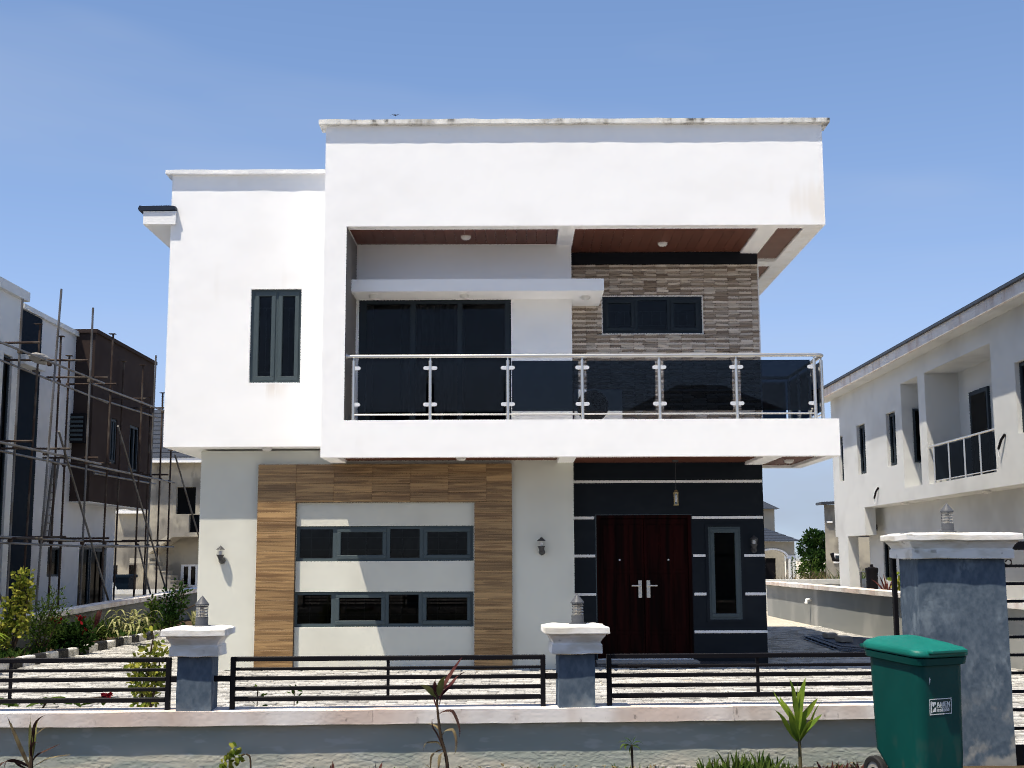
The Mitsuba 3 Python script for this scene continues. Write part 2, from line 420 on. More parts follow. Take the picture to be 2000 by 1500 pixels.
def structure(name, mb, m, smooth=False, label=None):
    key = part(None, name, mb, m, smooth)
    labels[key] = {'kind': 'structure'}
    if label:
        labels[key]['label'] = label
    return key


MAPS = {'front': (lambda a: (lambda v: np.stack([v[:, 0], a + v[:, 2], v[:, 1]], 1)), True),      # u->x, v->z, w->+y, seen from -y
        'right': (lambda a: (lambda v: np.stack([a + v[:, 2], v[:, 0], v[:, 1]], 1)), False),     # u->y, v->z, w->+x, seen from -x
        'left': (lambda a: (lambda v: np.stack([a - v[:, 2], v[:, 0], v[:, 1]], 1)), True)}       # u->y, v->z, w->-x, seen from +x


def window(parent, side, at, u0, u1, v0, v1, lights, fw_=0.045, set_in=0.05, frame='m_frame', glass='m_glass', sash_w=0.05, grille=None, name='window', cross=None):
    """a window whose frame stands set_in behind the wall face at 'at'. lights: (ua, ub, is_sash); grille: list of (ua, ub, va, vb) bars behind the panes"""
    fn, flip = MAPS[side]
    M = fn(at)
    mb = MB()
    mb.box(u0, u1, v0, v0 + fw_, set_in, set_in + 0.07)
    mb.box(u0, u1, v1 - fw_, v1, set_in, set_in + 0.07)
    edges = [u0] + [e for (a, b, s) in lights for e in (a, b)] + [u1]
    for i in range(0, len(edges), 2):
        if edges[i + 1] - edges[i] > 1e-4:
            mb.box(edges[i], edges[i + 1], v0 + fw_, v1 - fw_, set_in, set_in + 0.07)
    w = part(parent, name, mb.map(M, flip), frame)
    for (a, b, s) in lights:
        pa, pb, qa, qb = a, b, v0 + fw_, v1 - fw_
        if s:
            sb = MB()
            for (x0, x1, y0, y1) in ((a - 0.012, b + 0.012, qa - 0.012, qa + sash_w), (a - 0.012, b + 0.012, qb - sash_w, qb + 0.012), (a - 0.012, a + sash_w, qa + sash_w, qb - sash_w), (b - sash_w, b + 0.012, qa + sash_w, qb - sash_w)):
                sb.cbox(x0, x1, y0, y1, set_in - 0.018, set_in + 0.05, 0.006)
            part(w, 'sash', sb.map(M, flip), frame)
            pa, pb, qa, qb = a + sash_w, b - sash_w, qa + sash_w, qb - sash_w
        pm = MB().add([(pa, qa, set_in + 0.03), (pb, qa, set_in + 0.03), (pb, qb, set_in + 0.03), (pa, qb, set_in + 0.03)], [(0, 1, 2), (0, 2, 3)])
        part(w, 'pane', pm.map(M, flip), glass)
    if grille:
        gb = MB()
        for (a, b, c, d) in grille:
            gb.box(a, b, c, d, set_in + 0.10, set_in + 0.115)
        part(w, 'grille', gb.map(M, flip), 'm_grille')
    return w
# ================================================================ ground
g = MB().ext([(-900, -900), (900, -900), (900, 900), (-900, 900)], [], -0.40, -0.02, 'xy')
structure('ground', g, 'm_sand')
K3 = math.tan(math.radians(3))
FO, FU, FN = np.array([0, 9.25]), np.array([math.cos(math.radians(3)), math.sin(math.radians(3))]), np.array([-math.sin(math.radians(3)), math.cos(math.radians(3))])


def fence(v):
    """fence frame (s along the fence, d behind it, z) -> world"""
    v = np.asarray(v, float)
    xy = FO + v[:, :1] * FU + v[:, 1:2] * FN
    return np.stack([xy[:, 0], xy[:, 1], v[:, 2]], 1)


structure('road', MB().box(-60, 60, -9, 4.5, -0.016, -0.004), 'm_asphalt')
vg = MB()
nx = 90
xs = np.linspace(-9, 9, nx)
ys = np.linspace(4.5, 9.05, 14)
V = np.array([(x, y + K3 * x * (y - 4.5) / 4.55, 0.0) for y in ys for x in xs])
V[:, 2] = 0.115 + 0.03 * (meshkit.fbm(V * np.array([2.5, 2.5, 1]), 3, 4) - 0.5) - 0.12 * np.clip((5.2 - V[:, 1]) / 0.7, 0, 1)
F = [(a, a + 1, a + nx + 1) for r in range(13) for a in range(r * nx, r * nx + nx - 1)] + [(a, a + nx + 1, a + nx) for r in range(13) for a in range(r * nx, r * nx + nx - 1)]
structure('verge', vg.add(V, F), 'm_soil', True)

# courtyard of loose-laid concrete pavers
rp = random.Random(5)
structure('courtyard_paving', MB().box(-7.47, 7.12, 9.2, 34.0, -0.05, -0.022), 'm_joint')
PL, PW = 0.222, 0.111
cands = []
row = 0
y = 9.55
while y < 30.0:
    x = -7.44 + (PL / 2 if row % 2 else 0)
    while x < 7.05:
        if not (-4.55 < x < 3.7 and y > 19.0) and y > 9.45 + K3 * x and not (y > 24.5 and abs(x) < 3.5):
            cands.append((x, y))
        x += PL
    y += PW
    row += 1


def paver_mesh(mb, x, y):
    dz, t1, t2 = rp.gauss(0, 0.0055) - (0.016 if rp.random() < 0.05 else 0), rp.uniform(-0.05, 0.05), rp.uniform(-0.03, 0.03)
    R = np.array([[1, 0, -t2], [0, 1, -t1], [t2, t1, 1]])
    e = rp.uniform(0.003, 0.010) + (0.014 if rp.random() < 0.18 else 0)
    mb.cbox(x + e, x + PL - rp.uniform(0.003, 0.010), y + 0.003, y + PW - rp.uniform(0.003, 0.007), -0.05, dz, rp.choice((0.006, 0.008, 0.012)), rot=R)


seen = sorted([c for c in cands if c[1] > 13.3 and abs(c[0] + 0.1) < 0.405 * c[1]], key=lambda c: c[1])[:290]
chosen = set(seen)
for (x, y) in seen:
    mb = MB()
    paver_mesh(mb, x, y)
    part('courtyard_paving', 'paver', mb, f'm_paver{rp.randrange(4)}')
rest = [MB() for _ in range(4)]
for c in cands:
    if c not in chosen:
        paver_mesh(rest[rp.randrange(4)], *c)
for k in range(4):
    part('courtyard_paving', 'paver_field', rest[k], f'm_paver{k}', kind='stuff')

# ================================================================ the house
house = thing('house', 'modern two-storey white house with glass-railed balcony, wood-tiled window surround and navy entrance', 'house')
DF, DW, DN = 17.5, 18.65, 19.2

W1, W2 = (-3.235, -0.613, 1.565, 2.08), (-3.245, -0.612, 0.612, 1.12)
gw = MB().ext(rect(-4.67, 0.87, 0, 3.2), [W1, W2], DW, DW + 0.2, 'xz')
gw.box(-4.67, -4.47, DW + 0.2, 29.0, 0, 3.22)
gw.box(0.67, 0.87, DW + 0.2, DN + 0.2, 0, 3.03)
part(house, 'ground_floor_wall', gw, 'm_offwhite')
DOOR, NW = (1.235, 2.675, 0.09, 2.245), (2.93, 3.42, 0.677, 2.062)
nw = MB().ext(rect(0.872, 3.785, 0, 3.06), [DOOR, NW], DN, DN + 0.2, 'xz')
part(house, 'entrance_wall', nw, 'm_navy', label='navy painted entrance wall with white grooves')
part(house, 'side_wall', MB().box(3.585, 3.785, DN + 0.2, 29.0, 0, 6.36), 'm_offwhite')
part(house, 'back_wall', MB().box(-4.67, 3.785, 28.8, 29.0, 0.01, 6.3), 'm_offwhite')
part(house, 'room_floor', MB().box(-4.45, 3.57, DW + 0.21, 28.8, 0.0, 0.06), 'm_room')
rp2 = MB()
rp2.box(-4.40, 3.5, 23.0, 23.1, 0.06, 3.0)
rp2.box(-4.94, 3.57, 23.0, 23.1, 3.34, 6.395)
rp2.box(-5.0, -2.5, 21.8, 21.9, 3.33, 6.88)
rp2.box(0.70, 0.80, 19.45, 23.0, 0.06, 3.0)
part(house, 'inner_wall', rp2, 'm_room')
for (z0, segs) in ((2.755, [(0.872, 3.785)]), (2.205, [(0.872, 1.215), (2.69, 3.785)]), (1.631, [(0.872, 1.225), (2.695, 2.925), (3.465, 3.80)]), (1.056, [(0.872, 1.232), (2.70, 2.935), (3.468, 3.80)]), (0.496, [(0.872, 1.235), (2.69, 3.80)])):
    for (a, b) in segs:
        part(house, 'white_strip', MB().cbox(a, b - 0.012, DN - 0.014, DN + 0.004, z0 - 0.021, z0 + 0.021, 0.005), 'm_trim')

# wood tiles round the living-room windows
rw = random.Random(8)
backing = MB().ext(rect(-3.80, -0.045, 0, 2.99), [(-3.233, -0.598, -0.1, 2.425)], DW - 0.068, DW - 0.002, 'xz')
cl = part(house, 'wood_cladding', backing, 'm_grout')
TW = 0.5625
planks = []
for c in range(7):
    x0 = -3.80 + c * TW
    x1 = min(x0 + TW, -0.045)
    for r in range(4):
        z0 = 2.428 + r * 0.1405
        planks.append((x0, x1, z0, min(z0 + 0.1405, 2.99)))
for (x0, x1) in ((-3.80, -3.235), (-0.60, -0.045)):
    for r in range(17):
        planks.append((x0, x1, 2.425 - (r + 1) * 0.1427, 2.425 - r * 0.1427))
for (x0, x1, z0, z1) in planks:
    d = rw.uniform(0, 0.0025)
    part(cl, 'plank', MB().cbox(x0 + 0.0012, x1 - 0.0012, DW - 0.085 - d, DW - 0.0685, z0 + 0.0012, z1 - 0.0012, 0.002), f'm_wood{rw.randrange(4)}')

# living-room windows: fixed light, sash, fixed light, sash
for (W, e) in ((W1, 0.0), (W2, 0.01)):
    u0, u1, v0, v1 = W
    window(house, 'front', DW, u0, u1, v0, v1, [(u0 + 0.05 - e, -2.695 - e, False), (-2.62 - e, -1.915 - e, True), (-1.85 - e, -1.41 - e, False), (-1.34 - e, u1 - 0.05, True)], 0.045, 0.035, sash_w=0.045,
           grille=[(u0, u1, v0 + 0.16, v0 + 0.175), (u0, u1, v1 - 0.175, v1 - 0.16)] + [(x, x + 0.014, v0, v1) for x in np.arange(u0 + 0.2, u1, 0.27)])
# entrance window
window(house, 'front', DN, *NW, [(2.97, 3.38, True)], 0.04, -0.012, sash_w=0.05)
nt = MB()
for (a, b, c, d) in ((2.885, 2.93, 0.63, 2.11), (3.42, 3.465, 0.63, 2.11), (2.93, 3.42, 0.63, 0.677), (2.93, 3.42, 2.062, 2.11)):
    nt.box(a, b, DN - 0.02, DN + 0.05, c, d)
part(house, 'window_surround', nt, 'm_navy')

# double entrance door
fr = MB()
fr.box(1.235, 1.285, DN - 0.012, DN + 0.14, 0.09, 2.245)
fr.box(2.625, 2.675, DN - 0.012, DN + 0.14, 0.09, 2.245)
fr.box(1.285, 2.625, DN - 0.012, DN + 0.14, 2.195, 2.245)
part(house, 'door_frame', fr, 'm_door')
dl = MB().ext(rect(1.22, 1.235, 0.09, 2.262), [], DN - 0.006, DN + 0.02, 'xz')
dl.box(1.22, 2.69, DN - 0.006, DN + 0.02, 2.245, 2.256)
part(house, 'door_trim', dl, 'm_frame')
for (x0, x1, sgn) in ((1.285, 1.952, 1), (1.958, 2.625, -1)):
    lf = part(house, 'door', MB().cbox(x0, x1, DN + 0.04, DN + 0.09, 0.10, 2.19, 0.004), 'm_door')
    w = (x1 - x0 - 0.16) / 3
    for i in range(3):
        for (za, zb) in ((0.20, 0.46), (0.52, 1.36), (1.42, 2.10)):
            part(lf, 'panel', MB().cbox(x0 + 0.05 + i * (w + 0.03), x0 + 0.05 + i * (w + 0.03) + w, DN + 0.026, DN + 0.042, za, zb, 0.012), 'm_door')
    hx = x1 - 0.065 if sgn > 0 else x0 + 0.055
    hd = MB().cbox(hx - 0.028, hx + 0.028, DN + 0.008, DN + 0.026, 1.0, 1.265, 0.006)
    hd.tube([(hx, DN + 0.01, 1.185), (hx, DN - 0.035, 1.185), (hx - sgn * 0.05, DN - 0.042, 1.185), (hx - sgn * 0.13, DN - 0.04, 1.185)], 0.012, 8)
    part(lf, 'handle', hd, 'm_steel', 40)
    px = x0 + 0.30 if sgn > 0 else x1 - 0.30
    part(lf, 'peephole', MB().lathe([(0.0, 0), (0.014, 0), (0.014, 0.008), (0.0, 0.008)], 0, 0, 12).map(lambda v: np.stack([px + v[:, 0], DN + 0.026 - v[:, 2], 1.57 + v[:, 1]], 1)), 'm_steel')
part(house, 'door_step', MB().cbox(1.2, 2.72, 18.86, DN + 0.05, 0.0, 0.088, 0.008), 'm_concrete')
part(house, 'threshold', MB().cbox(1.24, 2.67, DN - 0.02, DN + 0.14, 0.0885, 0.103, 0.003), 'm_trim')

# balcony slab: edge beams, ribs and boarded soffit
BX0, BX1, BY1 = -2.72, 4.55, 19.95
sl = MB()
sl.ext([(BX0, DF), (BX1, DF), (BX1, BY1), (3.787, BY1), (3.787, DN - 0.001), (0.8705, DN - 0.001), (0.8705, DW - 0.001), (BX0, DW - 0.001)], [], 3.07, 3.525, 'xy')
for b in ((BX0, BX1, DF, DF + 0.17), (BX0, -2.50, DF + 0.17, DW - 0.001), (0.63, 0.868, DF + 0.17, DW - 0.001), (3.52, 3.784, DF + 0.17, DN - 0.001), (4.38, BX1, DF + 0.17, BY1), (3.79, 4.38, 19.80, BY1)):
    sl.box(*b, 3.005, 3.0702)
part(house, 'balcony_slab', sl, 'm_white')


def boards(x0, x1, y0, y1, z, w, name='ceiling_board'):
    n = max(1, round((x1 - x0) / w))
    e = np.linspace(x0, x1, n + 1)
    for a, b in zip(e[:-1], e[1:]):
        part(house, name, MB().cbox(a + 0.0015, b - 0.0015, y0, y1, z, z + 0.012, 0.003), f'm_ceiling{rw.randrange(3)}')


boards(-2.49, 0.62, DF + 0.175, DW - 0.003, 3.045, 0.2)
boards(0.875, 3.51, DF + 0.175, DN - 0.003, 3.045, 0.2)
boards(3.79, 4.37, DF + 0.175, 19.79, 3.045, 0.2)

# upper floor: wing on the left
WW = (-3.92, -3.165, 4.175, 5.585)
WY = 18.3
wg = MB().ext(rect(-5.15, -2.60, 3.23, 7.345), [WW], WY, WY + 0.2, 'xz')
wg.box(-5.15, -4.95, WY + 0.2, 29.0, 3.23, 7.345)
wg.box(-4.95, -2.6, WY + 0.2, 29.0, 3.2301, 3.33)
wg.box(-4.95, -2.6, WY + 0.2, 29.0, 6.9, 7.05)
part(house, 'wing_wall', wg, 'm_white')
part(house, 'wing_parapet_cap', rough_box(MB(), -5.235, -2.73, WY - 0.085, WY + 0.25, 7.342, 7.402, 0.05, 0.008, 3), 'm_trim')
window(house, 'front', WY, *WW, [(-3.85, -3.565, True), (-3.50, -3.215, True)], 0.05, 0.05, sash_w=0.05,
       grille=[(a, b, 4.35, 4.362) for a, b in ((-3.85, -3.2),)] + [(-3.85, -3.2, 5.32, 5.332)] + [(x, x + 0.012, 4.35, 5.33) for x in (-3.72, -3.38)])
# block over the balcony
fa = MB()
RX0, RX1 = -2.72, 4.465
fa.box(RX0, RX1, DF, 28.0, 6.40, 7.825)
for b in ((RX0, RX1, DF, DF + 0.20), (0.65, 0.885, DF + 0.20, DW + 0.01), (3.545, 3.82, DF + 0.20, DN - 0.001), (4.20, RX1, DF + 0.20, 28.0), (3.82, 4.20, 19.75, 20.08), (RX0, -2.40, DF + 0.20, DW + 0.2)):
    fa.box(*b, 6.322, 6.4002)
part(house, 'roof_fascia', fa, 'm_white')
part(house, 'parapet_cap', rough_box(MB(), RX0 - 0.095, RX1 + 0.10, DF - 0.09, DF + 0.3, 7.822, 7.888, 0.04, 0.013, 9), 'm_parapet_cap')
part(house, 'balcony_pier', MB().box(RX0, -2.40, DF, DW + 0.2, 3.5252, 6.3218), 'm_white')
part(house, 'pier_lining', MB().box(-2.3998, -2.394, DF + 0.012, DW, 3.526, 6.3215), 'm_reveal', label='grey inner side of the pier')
boards(-2.395, 0.64, DF + 0.205, DW + 0.05, 6.348, 0.15)
boards(0.89, 3.54, DF + 0.205, DN - 0.003, 6.348, 0.15)
n = 0
for y in np.arange(DF + 0.205, 23.5, 0.13):
    if y < 19.62 or y > 20.09:
        part(house, 'ceiling_board', MB().cbox(3.825, 4.195, y, y + 0.127, 6.348, 6.36, 0.003), f'm_ceiling{rw.randrange(3)}')
SD = (-2.355, -0.05, 3.56, 5.49)
uw = MB().ext(rect(-2.40, 0.87, 3.5255, 6.346), [SD], DW, DW + 0.2, 'xz')
uw.box(0.67, 0.87, DW + 0.2, DN + 0.2, 3.5255, 6.346)
part(house, 'upper_wall', uw, 'm_white')
SW = (1.372, 2.925, 5.05, 5.64)
sw = MB().ext(rect(0.872, 3.785, 3.5255, 6.346), [SW], DN + 0.022, DN + 0.2, 'xz')
part(house, 'stone_backing', sw, 'm_grout')
part(house, 'navy_band', MB().box(0.8725, 3.81, DN - 0.006, DN + 0.02, 6.155, 6.3455), 'm_navy_band')
part(house, 'corner_trim', MB().cbox(3.803, 3.822, DN - 0.012, DN + 0.2, 3.526, 6.154, 0.003), 'm_trim')
# split-face stone tiles, each with its own strips
rs = random.Random(21)
tones = [(0.24, 0.182, 0.135), (0.30, 0.235, 0.178), (0.49, 0.415, 0.335), (0.58, 0.51, 0.425), (0.68, 0.61, 0.525), (0.38, 0.31, 0.245)]
TX, TZ = 0.3695, 0.2185
pattern = []
for r in range(6):
    cuts = sorted(rs.uniform(0.25, 0.75) for _ in range(rs.choice((1, 2))))
    e = [0] + cuts + [1]
    if len(e) == 4 and e[2] - e[1] < 0.15:
        e.pop(2)
    pattern.append([(a, b, rs.randrange(6)) for a, b in zip(e[:-1], e[1:])])
cols = [0.872, 1.115] + [1.115 + TX * (i + 1) for i in range(8)]
stone = house
z = 3.5255
tr = 0
while z < 6.15:
    for ci in range(len(cols) - 1):
        a, b = cols[ci], min(cols[ci + 1], 3.803)
        if b - a < 0.02:
            continue
        mb = MB()
        for r in range(6):
            z0, z1 = z + r * TZ / 6, min(z + (r + 1) * TZ / 6, 6.154)
            if z1 - z0 < 0.01:
                continue
            for (fa0, fb0, tone) in pattern[(r + tr * 2) % 6]:
                x0, x1 = max(a, cols[ci + 1] - TX + fa0 * TX) + 0.0008, min(b, cols[ci + 1] - TX + fb0 * TX) - 0.0008
                if x1 - x0 < 0.008:
                    continue
                t = tones[tone] if rs.random() < 0.8 else rs.choice(tones)
                k = rs.uniform(0.85, 1.15)
                d = rs.uniform(0.004, 0.026)
                ra = rs.uniform(-0.05, 0.05)
                RR = np.array([[1, 0, -ra], [0, 1, rs.uniform(-0.12, 0.25)], [ra, 0, 1]])
                segs = [(x0, x1, z0, z1)]
                if x1 > SW[0] - 0.012 and x0 < SW[1] + 0.012 and z1 > SW[2] - 0.012 and z0 < SW[3] + 0.012:
                    zc = (z0 + z1) / 2
                    if SW[2] - 0.012 < zc < SW[3] + 0.012:
                        segs = [(x0, min(x1, SW[0] - 0.012), z0, z1), (max(x0, SW[1] + 0.012), x1, z0, z1)]
                    elif zc < SW[2]:
                        segs = [(x0, x1, z0, SW[2] - 0.012)]
                    else:
                        segs = [(x0, x1, SW[3] + 0.012, z1)]
                for s in segs:
                    if s[1] - s[0] > 0.006 and s[3] - s[2] > 0.006:
                        mb.cbox(s[0], s[1], DN - d, DN + 0.0215, s[2] + 0.0015, s[3] - 0.0015, 0.006, col=np.array(t) * k, rot=RR if s[1] - s[0] > 0.03 else None)
        if mb.n:
            v, f = mb.arrays()
            part(house, 'stone_tile', trimesh.Trimesh(v, f, process=False), 'm_stone_tile', color=np.vstack(mb.c))
    z += TZ
    tr += 1
tm = MB()
tm.box(SW[0] - 0.012, SW[1] + 0.012, DN - 0.016, DN + 0.1, SW[3], SW[3] + 0.0115)
tm.box(SW[0] - 0.012, SW[1] + 0.012, DN - 0.016, DN + 0.1, SW[2] - 0.0115, SW[2])
tm.box(SW[0] - 0.0115, SW[0], DN - 0.016, DN + 0.1, SW[2], SW[3])
tm.box(SW[1], SW[1] + 0.0115, DN - 0.016, DN + 0.1, SW[2], SW[3])
part(house, 'window_trim', tm, 'm_trim')
window(house, 'front', DN, *SW, [(1.43, 1.865, True), (1.925, 2.385, False), (2.445, 2.87, True)], 0.055, 0.03, sash_w=0.045, frame='m_frame_dark',
       grille=[(1.4, 2.9, 5.20, 5.212), (1.4, 2.9, 5.42, 5.432)] + [(x, x + 0.012, 5.2, 5.43) for x in (1.58, 1.72, 2.0, 2.15, 2.29, 2.56, 2.70)])
sd = window(house, 'front', DW, *SD, [(-2.24, -1.575, False), (-1.495, -0.86, False), (-0.79, -0.14, False)], 0.06, 0.04, frame='m_frame_dark', name='sliding_door')
cm = MB()
xs = np.linspace(-1.75, -0.75, 60)
ring = np.array([(x, 19.0 + 0.035 * math.sin(x * 45) + 0.012 * math.sin(x * 111)) for x in xs])
v = np.vstack([np.column_stack([ring, np.full(60, 3.56)]), np.column_stack([ring, np.full(60, 5.5)])])
cm.add(v, [(i, i + 1, 61 + i) for i in range(59)] + [(i, 61 + i, 60 + i) for i in range(59)])
part(sd, 'curtain', cm, 'm_curtain', True)
# canopy over the sliding door
part(house, 'canopy', MB().ext([(-2.393, 18.05), (1.32, 18.05), (1.32, DN - 0.022), (0.872, DN - 0.022), (0.872, DW - 0.001), (-2.393, DW - 0.001)], [], 5.487, 5.668, 'xy'), 'm_white')

# balcony railing
rail = MB()
RY, RZ = 17.6, 4.447
rail.tube([(-2.41, RY, RZ), (-2.36, RY, RZ), (4.27, RY, RZ), (4.345, RY + 0.02, RZ), (4.38, RY + 0.075, RZ), (4.38, RY + 0.15, RZ), (4.38, 19.80, RZ), (4.36, 19.86, RZ), (4.30, 19.88, RZ), (3.80, 19.88, RZ)], 0.027, 12)
rail.lathe([(0, 0), (0.045, 0), (0.045, 0.02), (0, 0.02)], 0, 0, 14).map(lambda v: v)
rail.v[-1] = np.stack([-2.393 + rail.v[-1][:, 2], RY + rail.v[-1][:, 0], RZ + rail.v[-1][:, 1]], 1)
br = part(house, 'balcony_railing', rail, 'm_steel', 40)
posts = [-2.283, -1.195, -0.095, 0.961, 2.053, 3.144, 4.25]


def rail_post(x, y):
    p = MB().tube([(x, y, 3.526), (x, y, 4.385)], 0.0245, 12)
    p.tube([(x, y, 4.38), (x, y, 4.425)], 0.011, 8)
    p.lathe([(0.0, 3.5255), (0.045, 3.5255), (0.045, 3.536), (0.026, 3.54)], x, y, 14)
    part(br, 'post', p, 'm_steel', 40)


def clamp(x, y, z, dx, dy):
    w = np.array([dx, dy, 0.0])
    s = np.array([-dy, dx, 0.0])
    c = MB().cbox(0, 1, -1, 1, -1, 1, 0.001)
    prof = [(0.0, 0.026), (0.055, 0.026), (0.07, 0.021), (0.078, 0.010), (0.078, -0.010), (0.07, -0.021), (0.055, -0.026), (0.0, -0.026)]
    ringa = np.array([np.array([x, y, z]) + w * (0.02 + u) + s * 0.016 + np.array([0, 0, q]) for u, q in prof])
    c = MB().rings([ringa, ringa - s * 0.032])
    part(br, 'clamp', c, 'm_clamp')


def pane(p0, p1, z0=3.655, z1=4.375):
    a, b = np.array(p0), np.array(p1)
    part(br, 'glass_panel', MB().add([(a[0], a[1], z0), (b[0], b[1], z0), (b[0], b[1], z1), (a[0], a[1], z1)], [(0, 1, 2), (0, 2, 3)]), 'm_tint')


for x in posts:
    rail_post(x, RY)
for a, b in zip(posts[:-1], posts[1:]):
    pane((a + 0.058, RY), (b - 0.058, RY))
    part(br, 'lower_rail', MB().tube([(a + 0.02, RY, 3.612), (b - 0.02, RY, 3.612)], 0.014, 8), 'm_steel', 40)
    for zz in (3.755, 4.275):
        clamp(a, RY, zz, 1, 0)
        clamp(b, RY, zz, -1, 0)
sp = [17.72, 18.44, 19.16, 19.86]
for yy in sp:
    rail_post(4.38, yy)
for a, b in zip(sp[:-1], sp[1:]):
    pane((4.38, a + 0.05), (4.38, b - 0.05))
    part(br, 'lower_rail', MB().tube([(4.38, a, 3.612), (4.38, b, 3.612)], 0.014, 8), 'm_steel', 40)
    for zz in (3.755, 4.275):
        clamp(4.38, a, zz, 0, 1)
        clamp(4.38, b, zz, 0, -1)
rail_post(3.85, 19.88)
pane((3.9, 19.88), (4.33, 19.88))
part(br, 'lower_rail', MB().tube([(3.85, 19.88, 3.612), (4.38, 19.88, 3.612)], 0.014, 8), 'm_steel', 40)

# eave of the rear roof, seen past the wing's left edge
ev = MB().box(-5.545, -5.06, 18.22, 18.24, 6.565, 6.765)
ev.ext([(-5.545, 18.24), (-5.151, 18.24), (-5.151, 29.0), (-5.545, 29.0)], [], 6.565, 6.60, 'xy')
ev.box(-5.545, -5.52, 18.24, 29.0, 6.60, 6.765)
part(house, 'eave_fascia', ev, 'm_trim')
et = MB()
et.ext([(-5.61, 6.768), (-5.62, 6.80), (-5.60, 6.845), (-5.55, 6.835), (-5.151, 6.845), (-5.151, 6.772)], [], 18.19, 29.0, 'xz')
et.ext([(-5.1505, 6.775), (-5.1505, 6.845), (-5.06, 6.83), (-5.06, 6.79)], [], 18.19, 18.295, 'xz')
part(house, 'eave_roof_edge', et, 'm_roof_sheet')

# ---------------------------------------------------------------- lamps on the house


def ceiling_lamp(x, y, z, label, r=0.075):
    k = thing('ceiling_lamp', label, 'lamp', 'round ceiling lamps under the house soffits')
    part(k, 'base', MB().lathe([(0, z), (r, z), (r, z - 0.016), (0, z - 0.016)], x, y, 24), 'm_lampwhite', 40)
    part(k, 'shade', MB().lathe([(r * 0.93, z - 0.0162), (r * 0.9, z - 0.032), (r * 0.7, z - 0.046), (r * 0.35, z - 0.054), (0, z - 0.056)], x, y, 24), 'm_lampwhite', True)


ceiling_lamp(-0.716, 18.18, 6.3475, 'round white ceiling lamp on the brown balcony ceiling above the sliding door')
ceiling_lamp(2.262, 18.62, 6.3475, 'round white ceiling lamp on the brown balcony ceiling above the stone wall')
ceiling_lamp(-2.09, 18.30, 5.4865, 'round white lamp under the left end of the canopy over the sliding door')
ceiling_lamp(-0.742, 18.32, 5.4865, 'round white lamp under the middle of the canopy over the sliding door')
ceiling_lamp(1.07, 18.45, 5.4865, 'round white lamp under the right end of the canopy beside the stone wall')
ceiling_lamp(-0.773, 18.02, 3.0445, 'round white lamp under the balcony above the wood-tiled window surround')
ceiling_lamp(4.10, 18.75, 3.0445, 'round white lamp under the right corner of the balcony')
ceiling_lamp(-3.66, 18.47, 3.2295, 'round white lamp under the left wing, above the wood tiles')


def wall_lamp(x, yw, zc, label):
    k = thing('wall_lamp', label, 'lamp', 'lantern lamps on the ground floor walls')
    y = yw - 0.10
    part(k, 'bracket', MB().tube([(x + 0.01, yw - 0.002, zc - 0.085), (x + 0.01, yw - 0.05, zc - 0.085), (x, y, zc - 0.06)], [0.048, 0.045, 0.028], 14), 'm_lampdark', 40)
    part(k, 'socket', MB().lathe([(0, zc - 0.075), (0.022, zc - 0.075), (0.055, zc - 0.005), (0.055, zc), (0, zc)], x, y, 18), 'm_lampdark', 40)
    part(k, 'glass', MB().lathe([(0.048, zc), (0.050, zc + 0.075)], x, y, 18), 'm_clear', True)
    part(k, 'bulb', MB().lathe([(0.0, zc), (0.02, zc), (0.024, zc + 0.03), (0.018, zc + 0.055), (0, zc + 0.062)], x, y, 12), 'm_lampwhite', True)
    part(k, 'cap', MB().lathe([(0, zc + 0.076), (0.062, zc + 0.074), (0.062, zc + 0.08), (0.0, zc + 0.135)], x, y, 18), 'm_lampdark', 40)


wall_lamp(-4.322, DW, 1.665, 'small lantern wall lamp left of the wood tiles, in sunlight')
wall_lamp(0.385, DW, 1.775, 'small lantern wall lamp on the white wall left of the navy entrance')
wall_lamp(3.607, DN, 1.80, 'small lantern wall lamp on the navy wall right of the narrow window')
pk = thing('pendant_lamp', 'small brass glass pendant lamp hanging above the entrance door', 'lamp')
part(pk, 'rod', MB().tube([(2.40, 18.75, 3.045), (2.40, 18.75, 2.60)], 0.004, 6), 'm_lampdark')
part(pk, 'ceiling_rose', MB().lathe([(0, 3.0449), (0.05, 3.0449), (0.045, 3.02), (0, 3.015)], 2.40, 18.75, 16), 'm_lampdark', 40)
mat('m_brass', (0.42, 0.33, 0.16), 0.35, 0.5, metal=0.6)
pb = MB().lathe([(0, 2.60), (0.018, 2.60), (0.03, 2.575), (0.042, 2.565), (0.042, 2.545), (0, 2.545)], 2.40, 18.75, 14)
for q in range(4):
    a = q * math.pi / 2 + 0.6
    pb.tube([(2.40 + 0.037 * math.cos(a), 18.75 + 0.037 * math.sin(a), 2.55), (2.40 + 0.037 * math.cos(a), 18.75 + 0.037 * math.sin(a), 2.37)], 0.006, 6)
pb.lathe([(0.0, 2.37), (0.042, 2.37), (0.042, 2.385), (0, 2.385)], 2.40, 18.75, 14)
part(pk, 'lantern_cage', pb, 'm_brass', 40)
part(pk, 'glass', MB().lathe([(0.033, 2.385), (0.033, 2.55)], 2.40, 18.75, 14), 'm_clear', True)
part(pk, 'bulb', MB().lathe([(0, 2.42), (0.016, 2.425), (0.02, 2.46), (0.012, 2.52), (0, 2.53)], 2.40, 18.75, 10), 'm_lampwhite', True)

